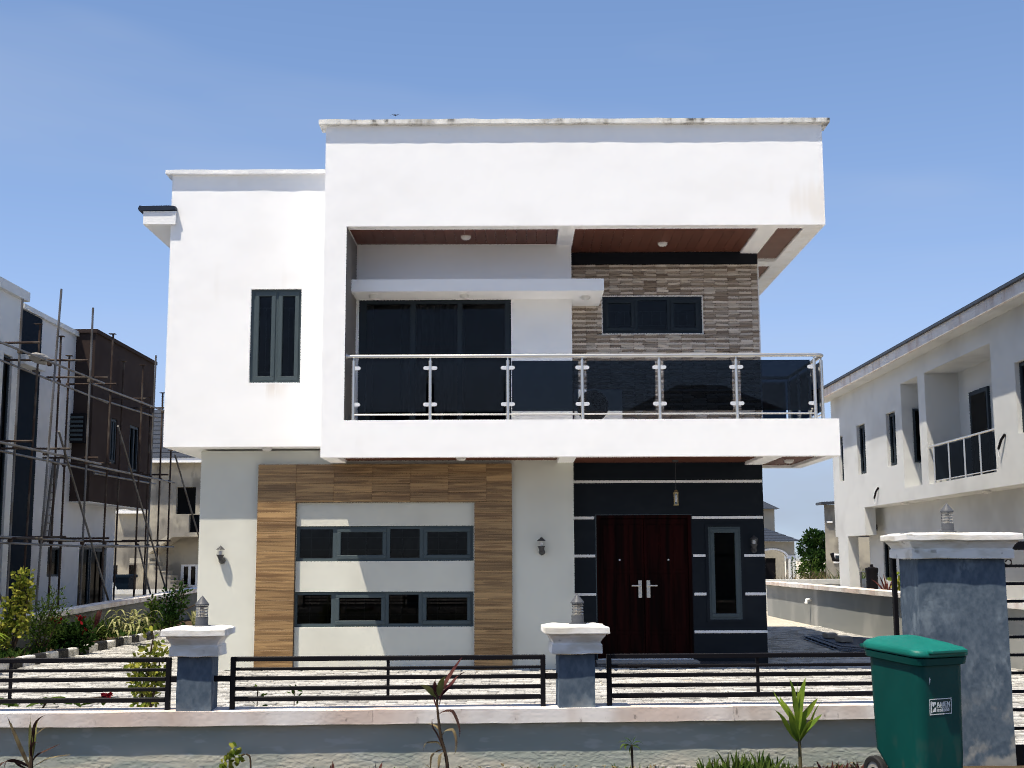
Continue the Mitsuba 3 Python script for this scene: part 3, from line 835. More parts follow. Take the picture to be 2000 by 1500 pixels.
# outdoor unit of the air conditioner on the balcony
ac = thing('air_conditioner', 'white outdoor air conditioner unit with black fan grille on the balcony floor', 'air conditioner')
part(ac, 'body', MB().cbox(0.90, 1.62, 18.72, 19.02, 3.60, 4.12, 0.015), 'm_trim')
fg = MB()
for q in np.arange(0.03, 0.24, 0.022):
    ring = [(1.17 + q * math.cos(t), 18.705, 3.86 + q * math.sin(t)) for t in np.linspace(0, 2 * math.pi, 33)]
    fg.tube(ring, 0.004, 5, False)
for t in np.arange(0, 2 * math.pi, math.pi / 6):
    fg.tube([(1.17, 18.702, 3.86), (1.17 + 0.235 * math.cos(t), 18.702, 3.86 + 0.235 * math.sin(t))], 0.004, 5)
part(ac, 'fan_grille', fg, 'm_acgrille')
part(ac, 'fan_opening', MB().lathe([(0, 0), (0.24, 0), (0.24, 0.006), (0, 0.006)], 0, 0, 32).map(lambda v: np.stack([1.17 + v[:, 0], 18.7195 - v[:, 2], 3.86 + v[:, 1]], 1)), 'm_acgrille')
for x in (1.0, 1.5):
    part(ac, 'foot', MB().box(x - 0.04, x + 0.04, 18.74, 19.0, 3.5256, 3.6), 'm_acgrille')
# ================================================================ front boundary wall, pillars, fence panels
def fbox(mb, s0, s1, d0, d1, z0, z1, c=0.004):
    return mb.cbox(s0, s1, d0, d1, z0, z1, c)


wall = thing('front_wall', 'low grey rendered front boundary wall with stained white coping, carrying the black fence', 'wall')
part(wall, 'render', MB().box(-5.6, 3.2, -0.072, 0.10, -0.05, 0.432).map(fence), 'm_frontwall')
for (a, b, sd_) in ((-5.6, -1.02, 2), (-1.018, 1.55, 5), (1.552, 2.95, 8)):
    part(wall, 'coping', rough_box(MB(), a, b, -0.138, 0.16, 0.433, 0.530, 0.05, 0.006, sd_).map(fence), 'm_coping')


def fence_panel(s0, s1, bal, label, right_post=True, left_post=True, stub=()):
    k = thing('steel_fence', label, 'fence', 'black steel fences on the front wall')
    for (z0, z1, h) in ((0.861, 0.894, 0.020), (0.796, 0.818, 0.012), (0.728, 0.757, 0.012), (0.657, 0.685, 0.012), (0.583, 0.615, 0.020)):
        part(k, 'rail', fbox(MB(), s0 + 0.035, s1 - 0.035, -h, h, z0, z1).map(fence), 'm_blackmetal')
    if left_post:
        part(k, 'post', fbox(MB(), s0, s0 + 0.035, -0.02, 0.02, 0.527, 0.894).map(fence), 'm_blackmetal')
    if right_post:
        part(k, 'post', fbox(MB(), s1 - 0.035, s1, -0.02, 0.02, 0.527, 0.894).map(fence), 'm_blackmetal')
    for b in bal:
        part(k, 'baluster', fbox(MB(), b - 0.011, b + 0.011, -0.0095, 0.0095, 0.6, 0.87, 0.002).map(fence), 'm_blackmetal')
    for (a, b) in stub:
        part(k, 'stub', fbox(MB(), a, b, -0.015, 0.015, 0.722, 0.763).map(fence), 'm_blackmetal')


fence_panel(-4.75, -2.455, [-3.575], 'black steel fence panel left of the left pillar', stub=[(-2.456, -2.37)])
fence_panel(-2.036, 0.215, [-0.916], 'black steel fence panel between the two short pillars', stub=[(-2.16, -2.035), (0.214, 0.31)])
fence_panel(0.66, 2.83, [1.765], 'black steel fence panel between the middle short pillar and the green bin', stub=[(0.55, 0.661)])


def loft_cap(prof, s0, s1, d0, d1, seed, amp=0.006):
    """square cornice: prof = [(z, overhang)], rings subdivided so that the hand-made edges wander"""
    rs_ = []
    for (z, o) in prof:
        a0, a1, b0, b1 = s0 - o, s1 + o, d0 - o, d1 + o
        ring = []
        m = 8
        for i in range(m):
            ring.append((a0 + (a1 - a0) * i / m, b0, z))
        for i in range(m):
            ring.append((a1, b0 + (b1 - b0) * i / m, z))
        for i in range(m):
            ring.append((a1 - (a1 - a0) * i / m, b1, z))
        for i in range(m):
            ring.append((a0, b1 - (b1 - b0) * i / m, z))
        ring = np.array(ring)
        off = np.stack([meshkit.fbm(ring * 11 + 3 * q + seed, 3, seed + q) - 0.5 for q in range(3)], 1)
        rs_.append(ring + 2 * amp * off)
    return MB().rings(rs_)


PROF = [(0.0, 0.042), (0.004, 0.056), (0.066, 0.055), (0.072, 0.052), (0.075, 0.043), (0.082, 0.043), (0.105, 0.056), (0.128, 0.080), (0.134, 0.086), (0.1365, 0.083), (0.140, 0.084), (0.143, 0.116), (0.148, 0.121), (0.186, 0.119), (0.192, 0.114), (0.206, 0.03)]


def lamp_on(s, d, z, label):
    k = thing('pillar_lamp', label, 'lamp', 'lantern lamps on the wall pillars')
    x, y = (FO + s * FU + d * FN)
    part(k, 'base', MB().lathe([(0, z), (0.062, z), (0.062, z + 0.010), (0.045, z + 0.012), (0.045, z + 0.064), (0.041, z + 0.067), (0, z + 0.067)], x, y, 22), 'm_lampgrey', 40)
    part(k, 'glass', MB().lathe([(0.033, z + 0.066), (0.033, z + 0.150)], x, y, 18), 'm_clear', True)
    part(k, 'bulb', MB().lathe([(0, z + 0.066), (0.018, z + 0.067), (0.021, z + 0.10), (0.014, z + 0.135), (0, z + 0.14)], x, y, 12), 'm_lampring', True)
    for q in range(4):
        zz = z + 0.078 + q * 0.021
        part(k, 'louvre_ring', MB().lathe([(0.034, zz), (0.044, zz - 0.006), (0.0445, zz - 0.003), (0.036, zz + 0.004), (0.034, zz)], x, y, 22), 'm_lampring', 30)
    for q in range(3):
        a = 0.5 + q * 2 * math.pi / 3
        part(k, 'bar', MB().tube([(x + 0.041 * math.cos(a), y + 0.041 * math.sin(a), z + 0.06), (x + 0.041 * math.cos(a), y + 0.041 * math.sin(a), z + 0.156)], 0.003, 6), 'm_lampgrey')
    part(k, 'roof', MB().lathe([(0, z + 0.150), (0.048, z + 0.150), (0.049, z + 0.160), (0, z + 0.222)], x, y, 22), 'm_lampgrey', 40)


def short_pillar(s0, s1, label, lab2, seed):
    k = thing('wall_pillar', label, 'pillar', 'short blue-grey pillars on the front wall')
    sh = MB()
    m = 10
    rs_ = []
    for z in np.linspace(0.528, 0.912, 9):
        ring = np.array([(s0 + (s1 - s0) * i / m, -0.11, z) for i in range(m)] + [(s1, -0.11 + 0.25 * i / m, z) for i in range(m)] + [(s1 - (s1 - s0) * i / m, 0.14, z) for i in range(m)] + [(s0, 0.14 - 0.25 * i / m, z) for i in range(m)])
        ring[:, :2] += 0.006 * (np.stack([meshkit.fbm(ring * 9 + seed, 3, seed), meshkit.fbm(ring * 9 + seed, 3, seed + 1)], 1) - 0.5)
        rs_.append(ring)
    part(k, 'shaft', sh.rings(rs_).map(fence), 'm_pillar', 25)
    part(k, 'cap', loft_cap([(0.905 + z, o * 0.80) for z, o in PROF], s0 - 0.004, s1 + 0.004, -0.114, 0.144, seed, 0.008).map(fence), 'm_pillar_cap', 18)
    lamp_on((s0 + s1) / 2 + 0.02, 0.0, 1.107, lab2)


short_pillar(-2.392, -2.150, 'short blue-grey pillar with white moulded cap, left of the long middle fence panel', 'grey lantern lamp on the left short pillar, in front of the sunlit wall', 4)
short_pillar(0.302, 0.562, 'short blue-grey pillar with white moulded cap, right of the long middle fence panel', 'grey lantern lamp on the middle short pillar, in front of the entrance', 17)

gp = thing('gate_pillar', 'tall stained blue-grey gate pillar with big white moulded cap behind the green bin', 'pillar')
rs_ = []
m = 14
S0, S1, E0, E1 = 2.945, 3.60, -0.11, 0.27
for z in np.linspace(-0.05, 1.578, 22):
    ring = np.array([(S0 + (S1 - S0) * i / m, E0, z) for i in range(m)] + [(S1, E0 + (E1 - E0) * i / m, z) for i in range(m)] + [(S1 - (S1 - S0) * i / m, E1, z) for i in range(m)] + [(S0, E1 - (E1 - E0) * i / m, z) for i in range(m)])
    ring[:, :2] += 0.012 * (np.stack([meshkit.fbm(ring * 4 + 2, 3, 2), meshkit.fbm(ring * 4 + 2, 3, 3)], 1) - 0.5)
    rs_.append(ring)
part(gp, 'shaft', MB().rings(rs_).map(fence), 'm_pillar', 40)
part(gp, 'cap', loft_cap([(1.570 + z * 0.93, o * 0.82) for z, o in PROF], S0 - 0.006, S1 + 0.006, E0 - 0.006, E1 + 0.006, 31, 0.011).map(fence), 'm_pillar_cap', 18)
lamp_on(3.27, 0.10, 1.768, 'grey lantern lamp on the tall gate pillar')
single('fence_post', fbox(MB(), 2.905, 2.938, 0.30, 0.34, 0.0, 1.60).map(fence), 'm_blackmetal', 'slim black steel post against the left back edge of the tall gate pillar', 'post')

gate = thing('gate', 'black slatted steel gate right of the tall pillar, cut by the frame', 'gate')
for z in (1.515, 1.382, 1.249, 1.117, 0.984, 0.851, 0.718, 0.583, 0.449, 0.314):
    part(gate, 'slat', fbox(MB(), 3.68, 6.9, 0.19, 0.215, z - 0.011, z + 0.011, 0.002).map(fence), 'm_blackmetal')
part(gate, 'top_rail', fbox(MB(), 3.74, 6.9, 0.18, 0.23, 1.635, 1.70).map(fence), 'm_blackmetal')
part(gate, 'bottom_panel', fbox(MB(), 3.64, 6.9, 0.19, 0.215, 0.03, 0.195).map(fence), 'm_blackmetal')
part(gate, 'post', fbox(MB(), 3.612, 3.645, 0.185, 0.225, 0.0, 1.60).map(fence), 'm_blackmetal')
scr = [(3.62, 0.20, 1.60), (3.68, 0.20, 1.565), (3.74, 0.20, 1.53)] + [(3.765 + 0.032 * math.cos(t) * (1 - 0.09 * (t + 2)), 0.20, 1.545 + 0.03 * math.sin(t) * (1 - 0.09 * (t + 2))) for t in np.arange(-1.8, 3.6, 0.5)]
part(gate, 'scroll', MB().tube(scr, 0.006, 6).map(fence), 'm_blackmetal', 40)

# ================================================================ wheelie bin
bn = thing('wheelie_bin', 'dark green plastic wheelie bin with white estate sticker, in front of the tall gate pillar', 'bin')
BA = math.radians(28)
BC = np.array([2.648, 8.50, 0.105])


def binmap(v):
    c, s = math.cos(BA), math.sin(BA)
    return np.stack([BC[0] + v[:, 0] * c - v[:, 1] * s, BC[1] + v[:, 0] * s + v[:, 1] * c, BC[2] + v[:, 2]], 1)


def rrect(hw, v0, v1, r, z, zb=None, n=5):
    """rounded rectangle ring, front edge at v0; zb: height at the back"""
    pts = []
    for (cx, cy, a0) in ((hw - r, v0 + r, -90), (hw - r, v1 - r, 0), (-hw + r, v1 - r, 90), (-hw + r, v0 + r, 180)):
        for i in range(n + 1):
            a = math.radians(a0 + 90 * i / n)
            pts.append((cx + r * math.cos(a), cy + r * math.sin(a)))
    p = np.array(pts)
    zz = z if zb is None else z + (zb - z) * (p[:, 1] - v0) / (v1 - v0)
    return np.column_stack([p, np.broadcast_to(zz, len(p))])


body = MB().rings([rrect(0.197, -0.215, 0.10, 0.07, 0.02), rrect(0.199, -0.217, 0.115, 0.07, 0.10), rrect(0.204, -0.222, 0.215, 0.07, 0.225), rrect(0.208, -0.228, 0.228, 0.075, 0.50), rrect(0.213, -0.234, 0.236, 0.075, 0.81, 0.85)])
part(bn, 'body', body.map(binmap), 'm_bin', 35)
rim = MB().rings([rrect(0.216, -0.238, 0.240, 0.08, 0.782, 0.822), rrect(0.235, -0.259, 0.259, 0.085, 0.787, 0.830), rrect(0.241, -0.266, 0.266, 0.085, 0.829, 0.868), rrect(0.225, -0.25, 0.25, 0.08, 0.831, 0.872)])
part(bn, 'rim', rim.map(binmap), 'm_bin', 35)
lid = MB().rings([rrect(0.240, -0.272, 0.266, 0.09, 0.837, 0.878), rrect(0.246, -0.280, 0.271, 0.09, 0.846, 0.887), rrect(0.244, -0.277, 0.269, 0.09, 0.872, 0.914), rrect(0.230, -0.258, 0.255, 0.09, 0.888, 0.930), rrect(0.195, -0.215, 0.220, 0.08, 0.899, 0.941), rrect(0.18, -0.195, 0.205, 0.08, 0.908, 0.950), rrect(0.11, -0.12, 0.12, 0.06, 0.930, 0.958), rrect(0.04, -0.05, 0.05, 0.03, 0.944, 0.955)])
part(bn, 'lid', lid.map(binmap), 'm_binlid', 40)
part(bn, 'lid_handle', MB().cbox(-0.16, 0.16, -0.309, -0.262, 0.862, 0.885, 0.009).map(binmap), 'm_binlid')
for sg in (-1, 1):
    wv = MB().lathe([(0.058, -0.026), (0.084, -0.026), (0.093, -0.018), (0.093, 0.018), (0.084, 0.026), (0.058, 0.026), (0.058, -0.026)], 0, 0, 30)
    place = lambda v, sg=sg: np.stack([sg * 0.215 + v[:, 2], 0.180 + v[:, 0], 0.086 + v[:, 1]], 1)
    w = part(bn, 'wheel', wv.map(place).map(binmap), 'm_tyre', 35)
    part(w, 'hub', MB().lathe([(0, -0.018), (0.058, -0.018), (0.058, 0.018), (0, 0.018)], 0, 0, 24).map(place).map(binmap), 'm_hub', 35)
    part(w, 'hub_cap', MB().lathe([(0, -0.024), (0.022, -0.024), (0.022, 0.024), (0, 0.024)], 0, 0, 14).map(place).map(binmap), 'm_tyre', 35)
part(bn, 'axle', MB().tube([(-0.2, 0.180, 0.086), (0.2, 0.180, 0.086)], 0.012, 8).map(binmap), 'm_lampgrey')
part(bn, 'push_handle', MB().tube([(-0.17, 0.26, 0.87), (-0.17, 0.315, 0.885), (0.17, 0.315, 0.885), (0.17, 0.26, 0.87)], 0.014, 8).map(binmap), 'm_bin', 40)
# the sticker, on the leaning front face
SU, SZ, SWD, SHT = -0.125, 0.475, 0.195, 0.100


def onfront(v):
    z = SZ + v[:, 1]
    y = -0.228 - 0.006 * (z - 0.50) / 0.31
    return binmap(np.stack([SU + v[:, 0], y - 0.0012 - v[:, 2], z], 1))


st = part(bn, 'sticker', MB().box(0, SWD, 0, SHT, 0, 0.0012).map(onfront), 'm_sticker', label='dark green sticker with white border and lettering')
bd = MB()
for b in ((0, SWD, 0, 0.005), (0, SWD, SHT - 0.005, SHT), (0, 0.005, 0.005, SHT - 0.005), (SWD - 0.005, SWD, 0.005, SHT - 0.005)):
    bd.box(*b, 0.0013, 0.0022)
part(st, 'border', bd.map(onfront), 'm_print')
lt = MB().tri(meshkit.text_mesh('AMEN', 0.030, 0.0009, True), lambda v: v + np.array([0.062, 0.048, 0.0013]))
lt.tri(meshkit.text_mesh('estate', 0.022, 0.0009, True), lambda v: v * np.array([1.25, 1, 1]) + np.array([0.064, 0.018, 0.0013]))
lt.box(0.062, 0.182, 0.041, 0.0438, 0.0013, 0.0022)
part(st, 'lettering', lt.map(onfront), 'm_print')
lg = MB()
lg.ext([(0.012, 0.082), (0.020, 0.088), (0.020, 0.012), (0.012, 0.012)], [], 0.0013, 0.0022, 'xy')
lg.ext([(0.022, 0.080), (0.056, 0.080), (0.056, 0.06), (0.046, 0.07), (0.036, 0.05), (0.028, 0.055)], [], 0.0013, 0.0022, 'xy')
lg.ext([(0.026, 0.018), (0.056, 0.018), (0.056, 0.046), (0.046, 0.043), (0.036, 0.035)], [], 0.0013, 0.0022, 'xy')
part(st, 'emblem', lg.map(onfront), 'm_print')
part(bn, 'scuff', MB().ext([(-0.115, 0.665), (-0.108, 0.700), (-0.112, 0.712), (-0.119, 0.700)], [], 0, 0.001, 'xy').map(lambda v: binmap(np.stack([v[:, 0], -0.2332 - v[:, 2] + 0.019 * (0.76 - v[:, 1]), v[:, 1]], 1))), 'm_print', label='small white scuff')

# ================================================================ boundary walls at both sides, kerb, bed
rw_ = thing('side_wall', 'low grey rendered boundary wall with white coping right of the house, in front of the long white neighbour', 'wall')
part(rw_, 'render', MB().box(7.2, 7.4, 9.7, 36.4, -0.05, 0.862), 'm_sidewall')
cp = rough_box(MB(), 9.7, 36.4, -0.115, 0.27, 0.863, 0.955, 0.25, 0.008, 3)
part(rw_, 'coping', cp.map(lambda v: np.stack([7.2 + v[:, 1], v[:, 0], v[:, 2]], 1), True), 'm_coping')
part(rw_, 'drain_pipe', MB().tube([(7.21, 31.0, 0.60), (7.10, 31.0, 0.59), (7.08, 31.0, 0.50)], 0.045, 10), 'm_trim', 40)
lw_ = thing('side_wall', 'low grey rendered boundary wall with white coping left of the house, behind the planting bed', 'wall')


def lwall(v):
    """top rises towards the back, as in the photo"""
    z = v[:, 2] + np.where(v[:, 2] > 0.2, (v[:, 1] - 21.0) * 0.0187, 0)
    return np.stack([v[:, 0], v[:, 1], z], 1)


part(lw_, 'render', MB().box(-8.72, -8.5, 9.4, 36.0, -0.05, 0.52).map(lwall), 'm_sidewall_old')
cp = rough_box(MB(), 9.4, 36.0, -0.06, 0.28, 0.52, 0.615, 0.25, 0.008, 6)
part(lw_, 'coping', cp.map(lambda v: lwall(np.stack([-8.44 - v[:, 1] - 0.06 + 0.0, v[:, 0], v[:, 2]], 1))), 'm_coping')
bed = MB()
xs = np.linspace(-8.5, -7.6, 8)
ys = np.linspace(9.6, 34, 70)
V = np.array([(x, y, 0.09) for y in ys for x in xs])
V[:, 2] += 0.09 * (meshkit.fbm(V * 2.2, 3, 8) - 0.5)
F = []
for r in range(69):
    for c in range(7):
        a = r * 8 + c
        F += [(a, a + 1, a + 9), (a, a + 9, a + 8)]
structure('planting_bed', bed.add(V, F), 'm_soil', True)
kb = thing('kerb', 'black and white painted kerb along the planting bed left of the drive', 'kerb')
rk = random.Random(3)
for i in range(36):
    y0 = 10.96 + i * 0.498
    part(kb, 'block', MB().cbox(-7.62 + rk.uniform(-.008, .008), -7.475 + rk.uniform(-.008, .008), y0 + 0.006, y0 + 0.490, -0.04, 0.13 + rk.uniform(-.01, .008), 0.018), 'm_kerb_white' if i % 2 else 'm_kerb_black')

# roofing sheets lying in the side passage, with two blocks on top
rsn = random.Random(4)
rsk = thing('roofing_sheets', 'pile of dark blue ribbed roofing sheets lying in the shaded side passage', 'roofing sheets')
for i in range(4):
    k = MB()
    a = np.array([(5.75, 25.9), (6.85, 24.6), (6.15, 21.2), (5.55, 22.4)])
    o = np.array([0.05 * i + rsn.uniform(-.05, .05), rsn.uniform(-.3, .3)])
    nst = 26
    pts = []
    for t in np.linspace(0, 1, nst):
        for (l, r_) in ((a[0], a[1]), ):
            p, q = a[0] * (1 - t) + a[3] * t, a[1] * (1 - t) + a[2] * t
            pts.append([np.append(p + o, 0.008 + 0.014 * i + 0.006 * (1 + math.sin(t * 60))), np.append(q + o, 0.008 + 0.014 * i + 0.006 * (1 + math.sin(t * 60)))])
    top = np.array([p for ab in pts for p in ab])
    bot = top - np.array([0, 0, 0.004])
    n2 = len(top)
    F = []
    for j in range(nst - 1):
        b = 2 * j
        F += [(b, b + 2, b + 3), (b, b + 3, b + 1), (n2 + b, n2 + b + 3, n2 + b + 2), (n2 + b, n2 + b + 1, n2 + b + 3)]
    part(rsk, 'sheet', k.add(np.vstack([top, bot]), F), 'm_roof_sheet', True)
single('concrete_block', MB().cbox(5.93, 6.16, 23.35, 23.75, 0.065, 0.17, 0.01), 'm_concrete', 'grey concrete block on the roofing sheets, the one nearer the green bin', 'block')
single('concrete_block', MB().cbox(5.98, 6.18, 24.5, 24.9, 0.065, 0.16, 0.01), 'm_concrete', 'grey concrete block on the roofing sheets, the one nearer the house', 'block')
# ================================================================ neighbour on the left, under scaffolding
nl = thing('neighbour_house', 'white, navy and dark brown two-storey house at left behind the scaffolding', 'house')
NX = -10.5
LW = [(28.4, 29.28, 1.24, 1.90), (30.45, 32.5, 0.02, 1.93), (25.50, 25.92, 0.5, 5.75)]
w = MB().ext(rect(11.0, 33.1, 0, 6.92), LW, NX - 0.2, NX, 'yz')
w.box(-20, NX - 0.2, 33.0, 33.1, 0, 6.9)
w.box(-20, NX - 0.2, 11.0, 11.2, 0, 6.9)
part(nl, 'wall', w, 'm_nb_grey')
part(nl, 'roof_slab', MB().box(-20, NX - 0.2, 11.2, 33.0, 6.75, 6.9), 'm_nb_grey')
part(nl, 'parapet_cap', MB().box(NX - 0.3, NX + 0.07, 26.2, 29.6, 6.921, 7.03), 'm_nb_white')
part(nl, 'inner_wall', MB().box(-12.2, -12.0, 11.3, 32.9, 0, 6.8), 'm_room')
part(nl, 'navy_panel', MB().box(NX + 0.001, NX + 0.03, 26.12, 27.35, 0, 6.9), 'm_nb_navy')
pr = MB().ext(rect(13.0, 25.75, 0, 7.0), [(25.0, 25.45, 0.5, 5.75)], NX + 0.001, NX + 0.18, 'yz')
part(nl, 'stair_tower', pr, 'm_nb_white')
part(nl, 'tower_cap', MB().box(NX - 0.3, NX + 0.28, 12.8, 25.95, 7.001, 7.2), 'm_nb_white')
part(nl, 'small_canopy', MB().box(NX + 0.03, NX + 0.32, 25.76, 26.9, 5.66, 5.86), 'm_nb_white')
window(nl, 'left', NX, *LW[0], [(28.47, 29.21, False)], 0.05, 0.05, frame='m_frame_dark', glass='m_nb_tint')
window(nl, 'left', NX, *LW[2], [(25.55, 25.87, False)], 0.05, 0.02, frame='m_frame_dark', glass='m_nb_tint')
window(nl, 'left', NX + 0.18, 25.0, 25.45, 0.5, 5.75, [(25.05, 25.4, False)], 0.05, 0.05, frame='m_frame_dark', glass='m_nb_tint')
window(nl, 'left', NX, *LW[1], [(30.5, 31.3, False), (31.4, 32.42, True)], 0.06, 0.05, frame='m_frame_dark', name='entrance_door', glass='m_nb_tint')
BXW = [(31.0, 31.5, 4.0, 5.12), (32.55, 33.35, 3.9, 5.12)]
b = MB().ext(rect(29.6, 34.55, 2.985, 7.0), BXW, -10.24, -10.04, 'yz')
b.box(-13, -10.24, 29.6, 29.75, 2.985, 7.0)
b.box(-13, -10.24, 34.35, 34.55, 2.985, 7.0)
b.box(-13, -10.24, 29.75, 34.35, 6.7, 6.85)
part(nl, 'brown_block', b, 'm_nb_brown')
part(nl, 'block_soffit', MB().box(-10.499, -10.05, 29.61, 34.54, 2.96, 2.984), 'm_nb_white')
part(nl, 'block_coping', MB().box(-13, -9.98, 29.54, 34.62, 7.001, 7.09), 'm_nb_brown')
for W in BXW:
    window(nl, 'left', -10.04, *W, [(W[0] + 0.06, (W[0] + W[1]) / 2 - 0.02, True), ((W[0] + W[1]) / 2 + 0.02, W[1] - 0.06, True)], 0.05, 0.03, frame='m_frame_dark', sash_w=0.03, glass='m_nb_tint')
lv = MB().box(-10.62, -10.14, 29.44, 29.58, 4.35, 5.05)
lou = part(nl, 'louvre_vent', lv, 'm_blackmetal')
for i in range(6):
    part(lou, 'slat', MB().cbox(-10.57, -10.19, 29.41, 29.435, 4.40 + i * 0.105, 4.455 + i * 0.105, 0.004), 'm_frame')
ld = thing('ladder', 'grey ladder leaning upright on the white neighbour wall behind the scaffolding', 'ladder')
for (p, q) in (((-10.44, 27.95, 2.0), (-10.44, 28.35, 3.9)), ((-10.44, 28.25, 2.0), (-10.44, 28.65, 3.9))):
    part(ld, 'stile', MB().tube([p, q], 0.03, 6), 'm_pole')
for i in range(11):
    t = (i + 0.5) / 11
    part(ld, 'rung', MB().tube([(-10.44, 27.95 + 0.4 * t, 2.0 + 1.9 * t), (-10.44, 28.25 + 0.4 * t, 2.0 + 1.9 * t)], 0.018, 6), 'm_pole')

sc = thing('scaffolding', 'steel tube scaffolding with rusty couplers in front of the left neighbour house', 'scaffolding')
rsd = random.Random(12)
coup = MB()


def pole(name, p, q, m='m_pole', r=0.024):
    part(sc, name, MB().tube([p, q], r, 8), m, 40)


outer = [(23.0, 6.45, 'm_pole', 0.0), (24.5, 7.0, 'm_pole', 0.18), (26.85, 7.06, 'm_pole', 0.0), (28.3, 6.74, 'm_rust', 0.03), (30.75, 6.4, 'm_rust', 0.02), (31.65, 6.8, 'm_pole', 0.05), (32.55, 5.94, 'm_rust', 0.0), (33.4, 4.5, 'm_rust', 0.0), (21.0, 6.8, 'm_pole', 0.0)]
inner = [(25.55, 6.46, 'm_rust', 0.08), (26.95, 6.44, 'm_rust', 0.0), (27.5, 6.1, 'm_rust', 0.0), (31.4, 6.6, 'm_rust', 0.02), (22.4, 6.6, 'm_pole', 0.0), (33.9, 6.0, 'm_rust', 0.0)]
LIFT = [1.97, 3.68, 5.45]
for X_, row in ((-9.2, outer), (-9.9, inner)):
    for (y, zt, m_, lean) in row:
        dx = rsd.uniform(-0.03, 0.03)
        pole('standard', (X_ + dx, y - lean, 0.0), (X_ + dx + 0.5 * lean, y + lean, zt), m_, 0.024)
        for zl in LIFT:
            if zl < zt:
                coup.cbox(X_ - 0.04, X_ + 0.04, y - 0.04, y + 0.04, zl - 0.045, zl + 0.04, 0.015)
        if m_ == 'm_rust':
            part(sc, 'head_plate', MB().box(X_ + dx - 0.07, X_ + dx + 0.07, y - 0.07 + lean, y + 0.07 + lean, zt, zt + 0.012), 'm_rust')
for zl in LIFT:
    for X_, a, b_ in ((-9.15, 19.0, 27.6), (-9.15, 26.9, 33.8), (-9.87, 19.0, 30.2), (-9.87, 29.4, 34.4)):
        pole('ledger', (X_, a, zl + rsd.uniform(-.06, .06)), (X_ + rsd.uniform(-.04, .04), b_, zl + rsd.uniform(-.06, .06)))
    for (y, over, m_) in ((22.9, 0.6, 'm_rust'), (24.7, 0.75, 'm_rust'), (26.9, 0.5, 'm_rust'), (28.3, 0.15, 'm_rust'), (30.8, 0.1, 'm_rust'), (32.6, 0.3, 'm_rust')):
        z_ = zl + 0.06 + rsd.uniform(-.03, .08)
        pole('transom', (-10.15, y, z_), (-9.2 + over * rsd.uniform(0.5, 1.0), y + rsd.uniform(-.1, .1), z_ + rsd.uniform(-.02, .02)), m_, 0.022)
for (p, q) in (((-9.1, 24.9, 4.15), (-9.0, 28.6, 0.25)), ((-9.1, 28.6, 4.65), (-9.0, 33.3, 0.35)), ((-9.1, 33.5, 4.4), (-8.9, 35.6, 2.2)), ((-9.1, 21.8, 1.6), (-9.0, 23.0, 0.2)), ((-9.1, 30.6, 1.9), (-9.0, 31.8, 0.3))):
    pole('brace', p, q)
part(sc, 'coupler', coup, 'm_rust', kind='stuff')
single('cement_sack', MB().tri(trimesh.creation.icosphere(3, 1.0), lambda v: np.array([-9.55, 24.9, 5.62]) + v * np.array([0.16, 0.42, 0.10]) * (0.85 + 0.3 * meshkit.fbm(v * 2.5, 3, 2))[:, None]), 'm_concrete', 'grey cement sack lying on the top lift of the scaffolding', 'sack', True)

# ================================================================ unfinished house far behind on the left
uh = thing('unfinished_house', 'unpainted beige concrete house with dark hipped roof and outside stairs, far left behind the scaffolding', 'house')
HY = 56.0
UO = [(-15.09, -14.22, 3.66, 4.86), (-14.49, -13.7, 2.75, 3.63), (-17.08, -16.74, 0.3, 1.42), (-17.97, -17.58, 0.4, 1.42), (-14.78, -14.02, 0.45, 1.44)]
w = MB().ext(rect(-22, -6, 0, 5.95), UO, HY, HY + 0.25, 'xz')
w.box(-22, -6, HY + 6, HY + 6.2, 0, 5.9)
part(uh, 'wall', w, 'm_raw')
part(uh, 'inner_wall', MB().box(-22, -6, HY + 2.2, HY + 2.3, 0, 5.9), 'm_room')
part(uh, 'fascia', MB().box(-22.6, -5.4, HY - 0.62, HY - 0.5, 5.91, 6.11), 'm_trim')
part(uh, 'soffit', MB().box(-22.6, -5.4, HY - 0.5, HY + 0.3, 5.93, 5.96), 'm_raw')
rf = None
for i in range(11):
    y0, z0 = HY - 0.66 + i * 0.34, 6.11 + i * 0.235
    mb = MB().add([(-22.7 + i * 0.36, y0, z0), (-5.3 - i * 0.36, y0, z0), (-5.66 - i * 0.36, y0 + 0.36, z0 + 0.21), (-22.34 + i * 0.36, y0 + 0.36, z0 + 0.21),
                   (-22.7 + i * 0.36, y0, z0 + 0.055), (-5.3 - i * 0.36, y0, z0 + 0.055), (-5.66 - i * 0.36, y0 + 0.36, z0 + 0.25), (-22.34 + i * 0.36, y0 + 0.36, z0 + 0.25)],
                  [(0, 1, 5), (0, 5, 4), (4, 5, 6), (4, 6, 7), (1, 2, 6), (1, 6, 5), (0, 4, 7), (0, 7, 3)])
    if rf is None:
        rf = part(uh, 'roof', mb, 'm_roof_dark')
    else:
        part(rf, 'tile_course', mb, 'm_roof_dark')
part(uh, 'cornice_sill', MB().box(-17.65, -16.4, HY - 0.35, HY - 0.002, 3.68, 3.80), 'm_trim')
part(uh, 'cornice_sill', MB().box(-17.55, -16.5, HY - 0.25, HY - 0.002, 3.82, 3.92), 'm_trim')
st_ = None
for i in range(7):
    x0 = -15.75 + i * 0.23
    mb = MB().box(x0, x0 + 0.25, HY - 1.5, HY - 0.3, 0.1, 1.52 - i * 0.2)
    mb.box(x0 - 0.02, x0 + 0.27, HY - 1.54, HY - 0.3, 1.521 - i * 0.2, 1.57 - i * 0.2)
    part(uh, 'stair_step', mb, 'm_raw')
